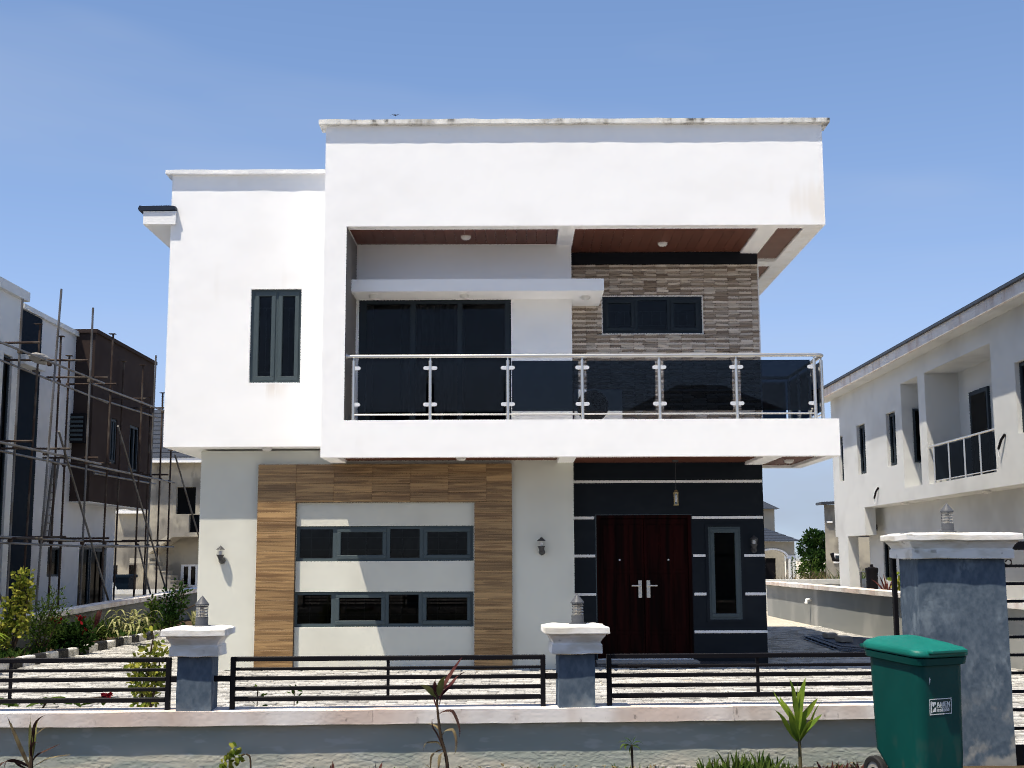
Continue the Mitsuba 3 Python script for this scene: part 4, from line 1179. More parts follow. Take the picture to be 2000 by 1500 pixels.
part(uh, 'stair_landing', MB().box(-16.6, -15.75, HY - 1.5, HY - 0.3, 1.5, 1.72), 'm_raw')
part(uh, 'porch_canopy', MB().ext([(-15.8, 1.9), (-14.75, 2.62), (-13.2, 2.64), (-13.2, 2.82), (-14.85, 2.80), (-15.85, 2.05)], [], HY - 1.6, HY - 0.01, 'xz'), 'm_raw')
fw2 = window(uh, 'front', HY, *UO[4], [(-14.70, -14.42, True), (-14.38, -14.10, True)], 0.05, 0.03, frame='m_trim', sash_w=0.04)
window(uh, 'front', HY, *UO[2], [(-17.04, -16.78, False)], 0.04, 0.05, frame='m_rust')
window(uh, 'front', HY, *UO[3], [(-17.93, -17.62, False)], 0.04, 0.05, frame='m_rust')
single('low_wall', MB().box(-21, -5.5, 44.0, 44.2, 0, 0.45).box(-21, -5.5, 43.95, 44.25, 0.451, 0.60), 'm_nb_white', 'low white-topped wall in front of the beige unfinished house', 'wall')
wb = thing('wheelie_bin', 'dark blue bin with white arrow emblem in front of the beige unfinished house', 'bin')
b0 = np.array([-14.05, 44.9, 0.0])
part(wb, 'body', MB().rings([np.array([(-.42, -.35, .1), (.42, -.35, .1), (.42, .35, .1), (-.42, .35, .1)]) + b0, np.array([(-.5, -.42, 1.0), (.5, -.42, 1.0), (.5, .42, 1.0), (-.5, .42, 1.0)]) + b0]), 'm_nb_navy')
part(wb, 'lid', MB().cbox(b0[0] - .55, b0[0] + .55, b0[1] - .48, b0[1] + .48, 1.0, 1.12, 0.04), 'm_nb_navy')
part(wb, 'emblem', MB().ext([(0, 0.95), (0.20, 0.66), (0.17, 0.56), (0.09, 0.54), (0.06, 0.30), (-0.06, 0.30), (-0.09, 0.54), (-0.17, 0.56), (-0.20, 0.66)], [], 0, 0.01, 'xy').map(lambda v: np.stack([b0[0] - 0.12 + v[:, 0], b0[1] - 0.35 - 0.078 * (v[:, 1] - 0.1) - 0.012 - v[:, 2], v[:, 1]], 1)), 'm_print', label='white upward arrow emblem')

# ================================================================ long white neighbour on the right
nr = thing('neighbour_house', 'long white two-storey house on the right with overhanging eave and recessed glass balcony', 'house')
RX = 9.7
RH = [(37.0, 37.5, 3.86, 5.2), (34.62, 35.47, 3.92, 5.31), (31.82, 32.62, 3.94, 5.32), (29.93, 31.27, 3.32, 5.93), (25.27, 29.42, 3.30, 5.93), (22.9, 24.08, 3.95, 5.33)]
w = MB().ext(rect(12, 38.25, 3.05, 6.55), RH, RX, RX + 0.15, 'yz')
w.ext(rect(34.98, 38.25, 2.23, 3.0499), [], RX, RX + 0.3, 'yz')
w.box(RX + 0.15, 14.0, 38.1, 38.25, 2.23, 6.5)
part(nr, 'upper_wall', w, 'm_nb_white')
rc = MB()
rc.box(10.5, 10.62, 25.0, 31.5, 3.05, 6.2)
rc.box(RX + 0.15, 10.5, 29.421, 29.55, 3.3, 6.0)
rc.box(RX + 0.15, 10.5, 31.271, 31.4, 3.3, 6.0)
rc.box(RX + 0.15, 10.5, 29.81, 29.929, 3.3, 6.0)
rc.box(RX + 0.15, 10.5, 25.1, 25.269, 3.3, 6.0)
rc.box(RX + 0.15, 10.5, 25.27, 29.42, 5.931, 6.05)
rc.box(RX + 0.15, 10.5, 29.93, 31.27, 5.931, 6.05)
rc.box(RX + 0.15, 10.5, 25.27, 29.42, 3.1, 3.299)
rc.box(RX + 0.15, 10.5, 29.93, 31.27, 3.1, 3.319)
part(nr, 'recess_wall', rc, 'm_nb_white')
part(nr, 'floor_slab', MB().box(RX + 0.001, 14, 12, 36.6, 2.99, 3.0495), 'm_nb_white')
part(nr, 'lower_wall', MB().ext(rect(12, 36.6, 0, 2.989), [(34.25, 35.25, 1.0, 2.05)], 10.25, 10.45, 'yz'), 'm_nb_white')
part(nr, 'column', MB().box(RX, RX + 0.3, 36.85, 37.95, 0, 2.2299), 'm_nb_white')
part(nr, 'inner_wall', MB().box(11.8, 11.9, 12, 38.0, 0.0, 6.4), 'm_room')
part(nr, 'end_wall', MB().box(10.45, 14, 36.45, 36.6, 0, 2.989), 'm_nb_grey')
part(nr, 'eave_soffit', MB().box(9.3, RX - 0.001, 12, 38.7, 6.38, 6.42), 'm_nb_white')
part(nr, 'fascia', MB().box(9.24, 9.299, 12, 38.7, 6.36, 6.60), 'm_coping')
rr = MB().ext([(12, -9.17), (38.75, -9.17), (38.75, -9.40), (12, -9.40)], [], 0, 0.06, 'xy')
rr.v[-1] = np.stack([-rr.v[-1][:, 1], rr.v[-1][:, 0], 6.602 + rr.v[-1][:, 2]], 1)
rr.add([(9.2, 12, 6.66), (9.2, 38.75, 6.66), (15, 33, 8.4), (15, 12, 8.4), (15, 38.75, 6.66)], [(0, 3, 2), (0, 2, 1), (1, 2, 4)])
part(nr, 'roof', rr, 'm_roof_dark')
for i in range(5):
    part(nr, 'ridge_tile', MB().cbox(9.16 + i * 0.26, 9.36 + i * 0.26, 38.4, 38.85, 6.67 + i * 0.07, 6.75 + i * 0.07, 0.02), 'm_roof_dark')
for i in (0, 1, 2, 5):
    W = RH[i]
    m_ = (W[0] + W[1]) / 2
    window(nr, 'right', RX, *W, [(W[0] + 0.06, m_ - 0.025, True), (m_ + 0.025, W[1] - 0.06, True)], 0.05, 0.09, frame='m_frame_dark', sash_w=0.035, glass='m_nb_tint')
window(nr, 'right', 10.25, 34.25, 35.25, 1.0, 2.05, [(34.3, 34.72, True), (34.78, 35.2, True)], 0.05, 0.04, frame='m_frame_dark', sash_w=0.03)
window(nr, 'front', 31.27, 9.97, 10.46, 3.95, 5.30, [(10.02, 10.42, False)], 0.05, -0.05, frame='m_frame_dark', glass='m_nb_tint')
bdk = part(nr, 'balcony_door', MB().box(10.44, 10.4995, 27.5, 28.62, 3.3, 5.35), 'm_frame_dark')
part(bdk, 'pane', MB().box(10.43, 10.4399, 27.6, 28.5, 3.5, 5.25), 'm_glass')
rl = part(nr, 'railing', MB().tube([(9.74, 25.28, 4.17), (9.74, 29.40, 4.17)], 0.026, 10), 'm_steel', 40)
py = [25.3, 26.2, 27.12, 28.1, 29.1]
for y in py:
    part(rl, 'post', MB().tube([(9.74, y, 3.3), (9.74, y, 4.15)], 0.024, 8), 'm_steel', 40)
for a, b_ in zip(py[:-1], py[1:]):
    part(rl, 'glass_panel', MB().add([(9.74, a + .04, 3.37), (9.74, b_ - .04, 3.37), (9.74, b_ - .04, 4.13), (9.74, a + .04, 4.13)], [(0, 1, 2), (0, 2, 3)]), 'm_nb_tint')
    part(rl, 'lower_rail', MB().tube([(9.74, a, 3.355), (9.74, b_, 3.355)], 0.012, 6), 'm_steel')
for (y, z) in ((33.5, 3.45), (24.7, 4.0)):
    k = MB().tube([(RX - 0.02, y, z), (RX - 0.06, y + 0.10, z - 0.10), (RX - 0.07, y + 0.24, z - 0.27)], 0.026, 8)
    part(nr, 'cable_stub', k, 'm_blackmetal', 40)
    part(nr, 'cable', MB().tube([(RX - 0.07, y + 0.24, z - 0.27), (RX - 0.06, y + 0.26, z - 0.42)], 0.012, 6), 'm_trim')
for (y, z) in ((26.6, 2.985), (32.2, 2.985)):
    part(nr, 'soffit_lamp', MB().lathe([(0, z), (0.10, z), (0.09, z - 0.04), (0, z - 0.055)], 9.98, y, 18), 'm_lampwhite', 40)
part(nr, 'wall_box', MB().tube([(10.25, 35.8, 2.45), (10.21, 35.8, 2.45)], 0.09, 14), 'm_blackmetal')
wl = MB().tube([(9.7, 38.0, 1.55), (9.55, 38.0, 1.55), (9.5, 38.0, 1.75)], 0.06, 8)
part(nr, 'wall_lantern', wl, 'm_blackmetal', 40)
tk = thing('water_tank', 'black ribbed tank beside the white neighbour, just behind the right boundary wall', 'tank')
tb = MB()
tb.lathe([(0, 0), (0.15, 0)] + [(0.15 + 0.008 * (i % 2), 0.05 + i * 0.06) for i in range(20)] + [(0.17, 1.28), (0.17, 1.33), (0.04, 1.37), (0.04, 1.43), (0, 1.43)], 9.52, 33.9, 20)
part(tk, 'body', tb, 'm_blackmetal', 30)
part(tk, 'pipe', MB().tube([(9.36, 34.4, 0.0), (9.36, 34.4, 1.22), (9.55, 34.2, 1.24)], 0.035, 8), 'm_lampgrey', 40)

# ================================================================ far right: bungalow, unfinished tower, walls, trees
bu = thing('bungalow', 'cream bungalow with arched porch and dark tiled roof in the gap behind', 'house')
BY = 75.0
aw = m3.CrossSection([np.array(rect(11.5, 16.55, 0, 2.62))], m3.FillRule.NonZero)
arch = [(14.35, 0.0), (16.08, 0.0), (16.08, 1.66)] + [(15.215 + 0.865 * math.cos(t), 1.66 + 0.46 * math.sin(t)) for t in np.linspace(0.05, math.pi - 0.05, 18)] + [(14.35, 1.66)]
part(bu, 'porch_wall', MB().ext(aw, [arch], BY, BY + 0.3, 'xz'), 'm_beige')
am = MB()
ao = [(15.215 + 0.98 * math.cos(t), 1.66 + 0.56 * math.sin(t)) for t in np.linspace(0, math.pi, 20)] + [(15.215 + 0.865 * math.cos(t), 1.66 + 0.46 * math.sin(t)) for t in np.linspace(math.pi, 0, 20)]
am.ext(ao, [], BY - 0.08, BY - 0.002, 'xz')
am.box(16.07, 16.62, BY - 0.08, BY + 0.3, 1.62, 1.80)
part(bu, 'arch_moulding', am, 'm_trim')
cm_ = MB()
for x in (16.22, 16.47):
    cm_.tube([(x, BY - 0.12, 0), (x, BY - 0.12, 1.62)], 0.10, 10)
part(bu, 'column', cm_, 'm_nb_white', 40)
part(bu, 'back_wall', MB().ext(rect(11.5, 16.5, 0, 2.6), [(15.3, 15.95, 0, 1.65)], BY + 2.6, BY + 2.8, 'xz'), 'm_beige')
part(bu, 'dark_door', MB().box(15.3, 15.95, BY + 2.7, BY + 2.78, 0, 1.65), 'm_blackmetal')
rf = None
for i in range(8):
    y0, z0 = BY - 0.55 + i * 0.40, 2.62 + i * 0.165
    mb = MB().add([(10, y0, z0), (16.85 - i * 0.36, y0, z0), (16.47 - i * 0.36, y0 + 0.42, z0 + 0.14), (10, y0 + 0.42, z0 + 0.14), (10, y0, z0 + 0.05), (16.85 - i * 0.36, y0, z0 + 0.05), (16.47 - i * 0.36, y0 + 0.42, z0 + 0.19), (10, y0 + 0.42, z0 + 0.19)],
                  [(0, 1, 5), (0, 5, 4), (4, 5, 6), (4, 6, 7), (1, 2, 6), (1, 6, 5)])
    if rf is None:
        rf = part(bu, 'roof', mb, 'm_roof_dark')
    else:
        part(rf, 'tile_course', mb, 'm_roof_dark')
part(bu, 'tower_wall', MB().box(13.0, 16.25, BY + 4, BY + 8, 2.0, 4.75), 'm_beige')
part(bu, 'tower_roof', MB().add([(12, BY + 3.5, 4.7), (16.5, BY + 3.5, 4.7), (16.5, BY + 8.5, 4.7), (12, BY + 8.5, 4.7), (14.0, BY + 6, 6.2)], [(0, 1, 4), (1, 2, 4), (2, 3, 4), (3, 0, 4), (0, 2, 1), (0, 3, 2)]), 'm_roof_dark')
ut = thing('unfinished_tower', 'weather-stained grey concrete building end beside the white neighbour, far right', 'building')
part(ut, 'wall', MB().ext([(11.77, 48), (17.5, 48), (20, 56), (14.4, 56)], [], 0, 3.62, 'xy'), 'm_raw')
part(ut, 'roof_edge', MB().ext([(11.6, 3.625), (17.8, 3.95), (17.8, 4.05), (11.6, 3.72)], [], 47.7, 48.6, 'xz'), 'm_roof_dark')
for x in (11.85, 12.28):
    part(ut, 'bracket', MB().box(x, x + 0.2, 47.9, 47.999, 2.94, 3.0), 'm_trim')
wf = part(ut, 'window', MB().box(12.05, 12.36, 47.95, 47.999, 1.42, 1.78), 'm_trim')
part(wf, 'pane', MB().box(12.11, 12.30, 47.93, 47.9499, 1.49, 1.71), 'm_frame_dark')
part(ut, 'hose', MB().tube([(12.33, 47.93, 2.8), (12.30, 47.93, 2.45), (12.36, 47.93, 2.3), (12.42, 47.93, 2.5)], 0.02, 6), 'm_blackmetal', 40)
single('low_wall', MB().box(7.41, 14, 40, 40.2, 0, 0.80).box(7.41, 14, 39.95, 40.25, 0.801, 0.95), 'm_nb_white', 'far low white-topped wall in front of the bungalow', 'wall')
single('brick_wall', MB().box(14.0, 18, 60, 60.2, 0, 1.0), 'm_rust', 'short reddish brown wall under the tree right of the bungalow', 'wall')

# the house across the road, which the balcony glass reflects
oh = thing('house_across_road', 'dark-roofed house across the road, visible only mirrored in the balcony glass', 'house')
part(oh, 'wall', MB().box(2.5, 13.0, -24, -14, 0, 6.2), 'm_beige')
part(oh, 'roof', MB().add([(1.9, -13.4, 6.1), (13.6, -13.4, 6.1), (13.6, -24.6, 6.1), (1.9, -24.6, 6.1), (6.9, -17.5, 8.9), (8.8, -17.5, 8.9)], [(0, 4, 5), (0, 5, 1), (1, 5, 2), (2, 5, 4), (2, 4, 3), (3, 4, 0), (0, 1, 2), (0, 2, 3)]), 'm_roof_dark')
# ================================================================ plants
def curve(pts, n):
    p = np.asarray(pts, float)
    if len(p) == 2:
        p = np.vstack([p[0], (p[0] + p[1]) / 2, p[1]])
    t = np.concatenate([[0], np.cumsum(np.linalg.norm(np.diff(p, axis=0), axis=1))])
    t /= t[-1]
    from scipy.interpolate import PchipInterpolator
    return PchipInterpolator(t, p)(np.linspace(0, 1, n))


def blade(mb, pts, width, side, n=9, fold=0.22, profile=None, twist=0.0):
    """a folded leaf blade along the curve; side: direction across the leaf"""
    c = curve(pts, n)
    tg = np.gradient(c, axis=0)
    tg /= np.linalg.norm(tg, axis=1, keepdims=True) + 1e-9
    s = np.cross(np.cross(tg, np.asarray(side, float)), tg)
    s /= np.linalg.norm(s, axis=1, keepdims=True) + 1e-9
    nn = np.cross(s, tg)
    u = np.linspace(0, 1, n)
    a = twist * u
    s, nn = s * np.cos(a)[:, None] + nn * np.sin(a)[:, None], nn * np.cos(a)[:, None] - s * np.sin(a)[:, None]
    w = width * (profile(u) if profile else np.sin(np.pi * np.clip(0.06 + 0.94 * u ** 0.85, 0, 1)) ** 0.8) * 0.5 + 1e-4
    v = np.stack([c + s * w[:, None] + nn * (fold * w)[:, None], c, c - s * w[:, None] + nn * (fold * w)[:, None]], 1).reshape(-1, 3)
    f = []
    for i in range(n - 1):
        for j in (0, 1):
            a_, b_ = 3 * i + j, 3 * i + j + 1
            f += [(a_, b_, b_ + 3), (a_, b_ + 3, a_ + 3)]
    return mb.add(v, f)


def small_leaf(mb, p, d, side, L, W):
    d = d / (np.linalg.norm(d) + 1e-9)
    s = np.cross(d, side)
    s /= np.linalg.norm(s) + 1e-9
    up_ = np.cross(s, d)
    m = p + d * L * 0.5
    a, b = p + d * L * 0.25, p + d * L * 0.70
    v = [p, a + s * W * 0.42 + up_ * W * 0.10, b + s * W * 0.44 + up_ * W * 0.10, p + d * L - up_ * W * 0.15, b - s * W * 0.44 + up_ * W * 0.10, a - s * W * 0.42 + up_ * W * 0.10, m]
    mb.add(v, [(0, 1, 6), (1, 2, 6), (2, 3, 6), (3, 4, 6), (4, 5, 6), (5, 0, 6)])


def leaves_around(mb, pts, n, size, spread, rng, up_bias=0.3, ratio=0.55):
    """n leaves spread round the stem points"""
    pts = np.asarray(pts, float)
    for i in range(n):
        k = rng.integers(len(pts))
        dv = rng.normal(size=3)
        dv /= np.linalg.norm(dv)
        p = pts[k] + dv * spread * rng.uniform(0.15, 1.0) ** 0.6
        d = dv + np.array([0, 0, up_bias]) + rng.normal(size=3) * 0.35
        small_leaf(mb, p, d, rng.normal(size=3), size * rng.uniform(0.7, 1.25), size * ratio * rng.uniform(0.8, 1.2))


def lift(l, y0, dy):
    """(x, z) outline points + depth that leaves y0 by dy towards the tip"""
    n = len(l)
    return [(x, y0 + dy * i / (n - 1), z) for i, (x, z) in enumerate(l)]


rgp = np.random.default_rng(11)
# dry strap-leaved plant, bottom left
k = thing('dry_plant', 'half-dried strap-leaved plant with curling brown leaves at the wall foot, bottom left', 'plant')
part(k, 'stem', MB().tube([(-3.312, 8.82, 0.06), (-3.308, 8.82, 0.14), (-3.305, 8.82, 0.26)], [0.022, 0.020, 0.012], 8), 'm_stem', 40)
for (l, wd, m_, dy) in (
        ([(-3.311, .178), (-3.358, .284), (-3.398, .379), (-3.464, .527)], .030, 'm_leaf_dry', -.05), ([(-3.318, .179), (-3.366, .294), (-3.416, .379), (-3.470, .503)], .024, 'm_leaf_dry', .02),
        ([(-3.305, .209), (-3.319, .345), (-3.334, .430), (-3.352, .533)], .028, 'm_leaf_strap', .06), ([(-3.305, .209), (-3.310, .379), (-3.314, .447), (-3.307, .495)], .034, 'm_leaf_strap', -.04),
        ([(-3.303, .226), (-3.297, .393), (-3.299, .441), (-3.291, .488)], .034, 'm_leaf_strap', .05), ([(-3.302, .277), (-3.286, .447), (-3.253, .505), (-3.174, .548)], .022, 'm_leaf_brown', -.1),
        ([(-3.304, .243), (-3.294, .325), (-3.257, .365), (-3.211, .360)], .020, 'm_leaf_brown', -.12), ([(-3.302, .209), (-3.280, .256), (-3.218, .290), (-3.132, .331)], .016, 'm_leaf_brown', .06),
        ([(-3.297, .187), (-3.232, .222), (-3.147, .263), (-2.983, .286)], .020, 'm_leaf_dry', -.14), ([(-3.318, .185), (-3.373, .226), (-3.426, .243), (-3.464, .230), (-3.475, .160)], .024, 'm_leaf_brown', -.15),
        ([(-3.325, .175), (-3.379, .202), (-3.416, .236), (-3.451, .240), (-3.473, .15)], .026, 'm_leaf_brown', -.05), ([(-3.293, .386), (-3.260, .423), (-3.226, .444), (-3.155, .437)], .008, 'm_leaf_dry', .05),
        ([(-3.306, .212), (-3.311, .311), (-3.304, .386)], .026, 'm_leaf_brown', -.02)):
    part(k, 'leaf', blade(MB(), lift(l, 8.82, dy), wd, (rgp.uniform(0.5, 1), rgp.uniform(-.6, .6), 0.2), 11, 0.3, twist=rgp.uniform(-.5, .5)), m_, True)

# red cordyline
k = thing('red_cordyline', 'tall dark red cordyline with withered lower leaves, in front of the long middle fence panel', 'plant')
part(k, 'stem', MB().tube(curve([(-.470, 8.88, .05), (-.470, 8.87, .166), (-.518, 8.86, .393), (-.537, 8.85, .548), (-.543, 8.85, .645)], 14), np.linspace(.014, .007, 14), 8), 'm_stem', 40)
for (l, wd, m_, dy) in (
        ([(-.528, .63), (-.482, .731), (-.426, .823), (-.364, .916)], .045, 'm_leaf_red', -.05), ([(-.519, .648), (-.435, .731), (-.407, .768), (-.345, .805)], .040, 'm_leaf_red', .06),
        ([(-.529, .648), (-.519, .713), (-.510, .750), (-.480, .785)], .048, 'm_leaf_strap', -.05), ([(-.538, .645), (-.557, .695), (-.562, .732), (-.548, .765)], .048, 'm_leaf_red', -.04),
        ([(-.548, .64), (-.585, .686), (-.613, .709), (-.656, .723)], .046, 'm_leaf_strap', -.03), ([(-.537, .557), (-.556, .603), (-.571, .668)], .010, 'm_leaf_red', 0),
        ([(-.528, .576), (-.510, .640), (-.463, .713)], .010, 'm_leaf_red', 0), ([(-.540, .521), (-.444, .553), (-.406, .502), (-.382, .411), (-.387, .375)], .024, 'm_leaf_brown', -.05),
        ([(-.512, .366), (-.481, .420), (-.438, .429), (-.405, .347), (-.419, .257)], .020, 'm_leaf_dry', -.06), ([(-.508, .302), (-.546, .343), (-.611, .339), (-.630, .285)], .012, 'm_leaf_dry', -.05),
        ([(-.518, .402), (-.546, .439), (-.612, .457)], .016, 'm_leaf_dry', .04), ([(-.508, .311), (-.537, .393), (-.570, .448), (-.575, .489), (-.551, .498)], .016, 'm_leaf_brown', -.03),
        ([(-.489, .275), (-.517, .257), (-.526, .14)], .022, 'm_leaf_dry', -.05), ([(-.495, .29), (-.565, .262), (-.583, .230), (-.587, .13)], .016, 'm_leaf_dry', .03)):
    part(k, 'leaf', blade(MB(), lift(l, 8.85, dy), wd, (rgp.uniform(.4, 1), rgp.uniform(-.6, .6), 0.4), 11, 0.28, twist=rgp.uniform(-.4, .4)), m_, True)

# green cordyline
k = thing('green_cordyline', 'bright green broad-leaved cordyline on a thin stem, left of the green bin', 'plant')
part(k, 'stem', MB().tube(curve([(1.944, 8.86, .05), (1.944, 8.86, .172), (1.944, 8.86, .303), (1.936, 8.86, .40)], 10), np.linspace(.015, .010, 10), 8), 'm_stemgreen', 40)
for (l, wd, dy) in (
        ([(1.938, .40), (1.932, .50), (1.915, .585), (1.905, .680), (1.883, .760)], .070, -.02), ([(1.938, .40), (1.945, .50), (1.959, .585), (1.984, .679), (2.009, .760)], .072, .03),
        ([(1.938, .33), (1.900, .38), (1.853, .453), (1.816, .510), (1.760, .557)], .050, -.10), ([(1.938, .34), (1.905, .39), (1.880, .455), (1.864, .510), (1.856, .552)], .060, -.12),
        ([(1.940, .40), (1.965, .48), (2.010, .528), (2.061, .585), (2.096, .617)], .058, .06), ([(1.942, .33), (1.960, .38), (1.997, .443), (2.039, .537), (2.091, .613)], .060, -.06),
        ([(1.942, .33), (1.965, .37), (2.006, .415), (2.066, .471), (2.111, .514)], .062, .02), ([(1.942, .33), (1.955, .38), (1.977, .440), (1.992, .478), (2.020, .488)], .058, -.12),
        ([(1.936, .40), (1.893, .510), (1.857, .576), (1.839, .604), (1.835, .632)], .045, .08), ([(1.936, .42), (1.856, .547), (1.819, .604), (1.788, .670)], .022, .08),
        ([(1.938, .42), (1.940, .585), (1.945, .679), (1.945, .731)], .016, 0), ([(1.938, .33), (1.918, .41), (1.893, .49), (1.865, .547)], .062, -.05), ([(1.942, .35), (1.967, .40), (2.008, .481)], .050, .05)):
    part(k, 'leaf', blade(MB(), lift(l, 8.86, dy), wd * 0.82, (rgp.uniform(.4, 1), rgp.uniform(-.7, .7), 0.3), 11, 0.32, twist=rgp.uniform(-.5, .5)), 'm_leaf_lime', True)

# small palm-like seedling
k = thing('seedling', 'small palm-like seedling with drooping leaf crown, left of the green cordyline', 'plant')
part(k, 'stem', MB().tube([(.798, 8.86, .05), (.796, 8.86, .230), (.793, 8.86, .315)], .008, 8), 'm_stem', 40)
for (l, dy) in (([(.793, .312), (.752, .340), (.699, .333)], -.02), ([(.790, .308), (.737, .322), (.705, .288)], -.08), ([(.794, .315), (.773, .346), (.742, .356)], .06), ([(.797, .315), (.808, .346), (.826, .363)], .05),
                ([(.801, .315), (.836, .341), (.857, .335), (.877, .308)], -.01), ([(.800, .312), (.828, .308), (.849, .288), (.845, .264)], -.08), ([(.793, .308), (.779, .285), (.782, .244)], -.07), ([(.793, .308), (.751, .315), (.744, .295)], -.09), ([(.804, .312), (.835, .315), (.849, .305)], .03)):
    part(k, 'leaf', blade(MB(), lift(l, 8.86, dy), .026, (rgp.uniform(-.3, .3), 1, 0.1), 8, 0.2), 'm_leaf_mid', True)

# yellow drooping plant
k = thing('drooping_plant', 'drooping yellow-leaved seedling on a bent brown stem at the wall foot', 'plant')
part(k, 'stem', MB().tube(curve([(-1.80, 8.8, .06), (-1.803, 8.8, .20), (-1.812, 8.8, .255), (-1.835, 8.8, .270), (-1.87, 8.8, .258)], 14), .006, 8), 'm_stem', 40)
for i in range(38):
    c = np.array([-1.905 + rgp.uniform(-.075, .06), 8.8 + rgp.uniform(-.05, .05), .265 + rgp.uniform(-.05, .06)]) if i < 29 else np.array([-1.985 + rgp.uniform(-.02, .03), 8.8 + rgp.uniform(-.03, .03), rgp.uniform(.15, .24)])
    mb = MB()
    small_leaf(mb, c, rgp.normal(size=3) + np.array([0, -.3, -.4]), rgp.normal(size=3), .050, .036)
    part(k, 'leaf', mb, 'm_leaf_yellow', True)

# ground cover along the wall foot
gc = [MB(), MB(), MB()]
rg = np.random.default_rng(3)
for i in range(1500):
    x = rg.uniform(-4.6, 3.0)
    y = 9.06 + K3 * x - abs(rg.normal()) * 0.28 - 0.02
    dense = meshkit.noise(np.array([x * 2.1, 0.5, 0.0]), 5)
    if rg.random() > 0.10 + 0.75 * max(0, dense - 0.42) / 0.58:
        continue
    h = rg.uniform(0.02, 0.06)
    p = np.array([x, y, 0.10])
    for q in range(rg.integers(3, 7)):
        d = np.array([rg.normal() * .5, rg.normal() * .5, 1.0])
        tip = p + d * h * rg.uniform(.6, 1.2)
        blade(gc[0 if rg.random() < .6 else (1 if rg.random() < 0.6 else 2)], [p, p + (tip - p) * .55 + np.array([0, 0, h * .1]), tip], 0.012, rg.normal(size=3), 4)
for (x0, x1, hh, nn) in ((1.26, 1.86, 0.13, 150), (1.40, 1.72, 0.17, 40), (0.02, 0.34, 0.08, 25), (2.05, 2.40, 0.10, 60), (-1.35, -0.95, 0.11, 14), (-0.62, -0.3, 0.09, 12)):
    for i in range(nn):
        x = rg.uniform(x0, x1)
        p = np.array([x, 8.86 + rg.uniform(-.16, .12), 0.09])
        d = np.array([rg.normal() * .32, rg.normal() * .25, 1.0])
        tip = p + d * hh * rg.uniform(.5, 1.15)
        blade(gc[0] if x0 < 2.0 and x0 > 0 else gc[2], [p, p + (tip - p) * .6 + np.array([0, 0, hh * .1]), tip], 0.022, rg.normal(size=3), 5)
for i, (m_, lb) in enumerate((('m_leaf_mid', 'green'), ('m_leaf_strap', 'yellowish'), ('m_leaf_red', 'reddish'))):
    key = part(None, 'ground_cover', gc[i], m_, True)
    labels[key] = {'label': f'{lb} low leaves and grass tufts growing along the foot of the front wall', 'category': 'ground cover', 'kind': 'stuff'}


# planting bed behind the fence, left
def shrub(name, label, cat, base, stems, m_, n, size, spread, seed, up_bias=0.3, ratio=0.6, petals=None):
    k = thing(name, label, cat)
    r = np.random.default_rng(seed)
    sm = MB()
    pts = []
    for s in stems:
        c = curve([base] + list(s), 12) if len(s) > 1 else curve([base, s[0]], 12)
        sm.tube(c, np.linspace(.018, .006, 12), 6)
        pts.append(c[4:])
    part(k, 'stem', sm, 'm_stem', 40)
    lm = MB()
    leaves_around(lm, np.vstack(pts), n, size, spread, r, up_bias, ratio)
    part(k, 'foliage', lm, m_, True)
    if petals is not None:
        pm = MB()
        for p in petals:
            for q in range(9):
                small_leaf(pm, np.array(p) + r.normal(size=3) * .02, r.normal(size=3) * .6 + np.array([0, 0, 1]), r.normal(size=3), .09, .045)
        part(k, 'blossom', pm, 'm_petal', True)
    return k


shrub('croton_shrub', 'tall column-shaped yellow-green leafy shrub against the left boundary wall', 'shrub', (-8.02, 20.3, .1), [[(-7.95, 20.3, .8), (-7.92, 20.3, 1.38)], [(-7.9, 20.35, .7), (-7.84, 20.35, 1.36)], [(-8.1, 20.3, .6), (-8.05, 20.3, .95)], [(-7.86, 20.25, .5), (-7.8, 20.3, 0.9), (-7.84, 20.3, 1.3)], [(-8.12, 20.2, .3), (-8.15, 20.2, .6)]], 'm_leaf_yellow', 950, .072, .105, 1, 0.1, 0.8)
shrub('green_shrub', 'loose dark green feathery shrub right of the column-shaped yellow-green shrub', 'shrub', (-7.72, 20.9, .1), [[(-7.68, 20.9, .6), (-7.55, 20.9, 1.0)], [(-7.8, 20.9, .5), (-7.72, 20.9, .85)], [(-7.6, 20.9, .4), (-7.45, 20.9, .75)], [(-7.85, 20.9, .3), (-7.95, 20.8, .55)]], 'm_leaf_mid', 1100, .065, .18, 2, 0.3, 0.35)
shrub('flowering_shrub', 'low leafy shrub with upright red flowers in the left planting bed', 'shrub', (-7.75, 22.0, .1), [[(-7.9, 22.0, .28), (-7.95, 22.0, .46)], [(-7.6, 22, .25), (-7.5, 22.0, .45)], [(-7.75, 22, .25), (-7.72, 22, .36)], [(-7.45, 22, .2), (-7.35, 22, .3)]], 'm_leaf_dark', 620, .11, .13, 3, 0.3, 0.5,
      petals=[(-7.98, 21.95, .54), (-7.90, 21.95, .56), (-7.84, 21.95, .52), (-7.49, 21.95, .58), (-7.42, 21.95, .36)])
k = thing('variegated_plant', 'cream and green striped drooping plant with long leaves in the middle of the left bed', 'plant')
for i in range(75):
    c = np.array([-7.28 + rgp.uniform(-.32, .30), 24.2 + rgp.uniform(-.2, .2), .20 + rgp.uniform(0, .40)])
    a = rgp.uniform(0, 2 * math.pi)
    o = np.array([math.cos(a), math.sin(a), 0])
    L = rgp.uniform(.20, .32)
    part(k, 'leaf', blade(MB(), [c, c + o * L * .5 + np.array([0, 0, L * .30]), c + o * L * 1.1 + np.array([0, 0, -L * .3])], .055, np.cross(o, [0, 0, 1]), 7), 'm_leaf_cream', True)
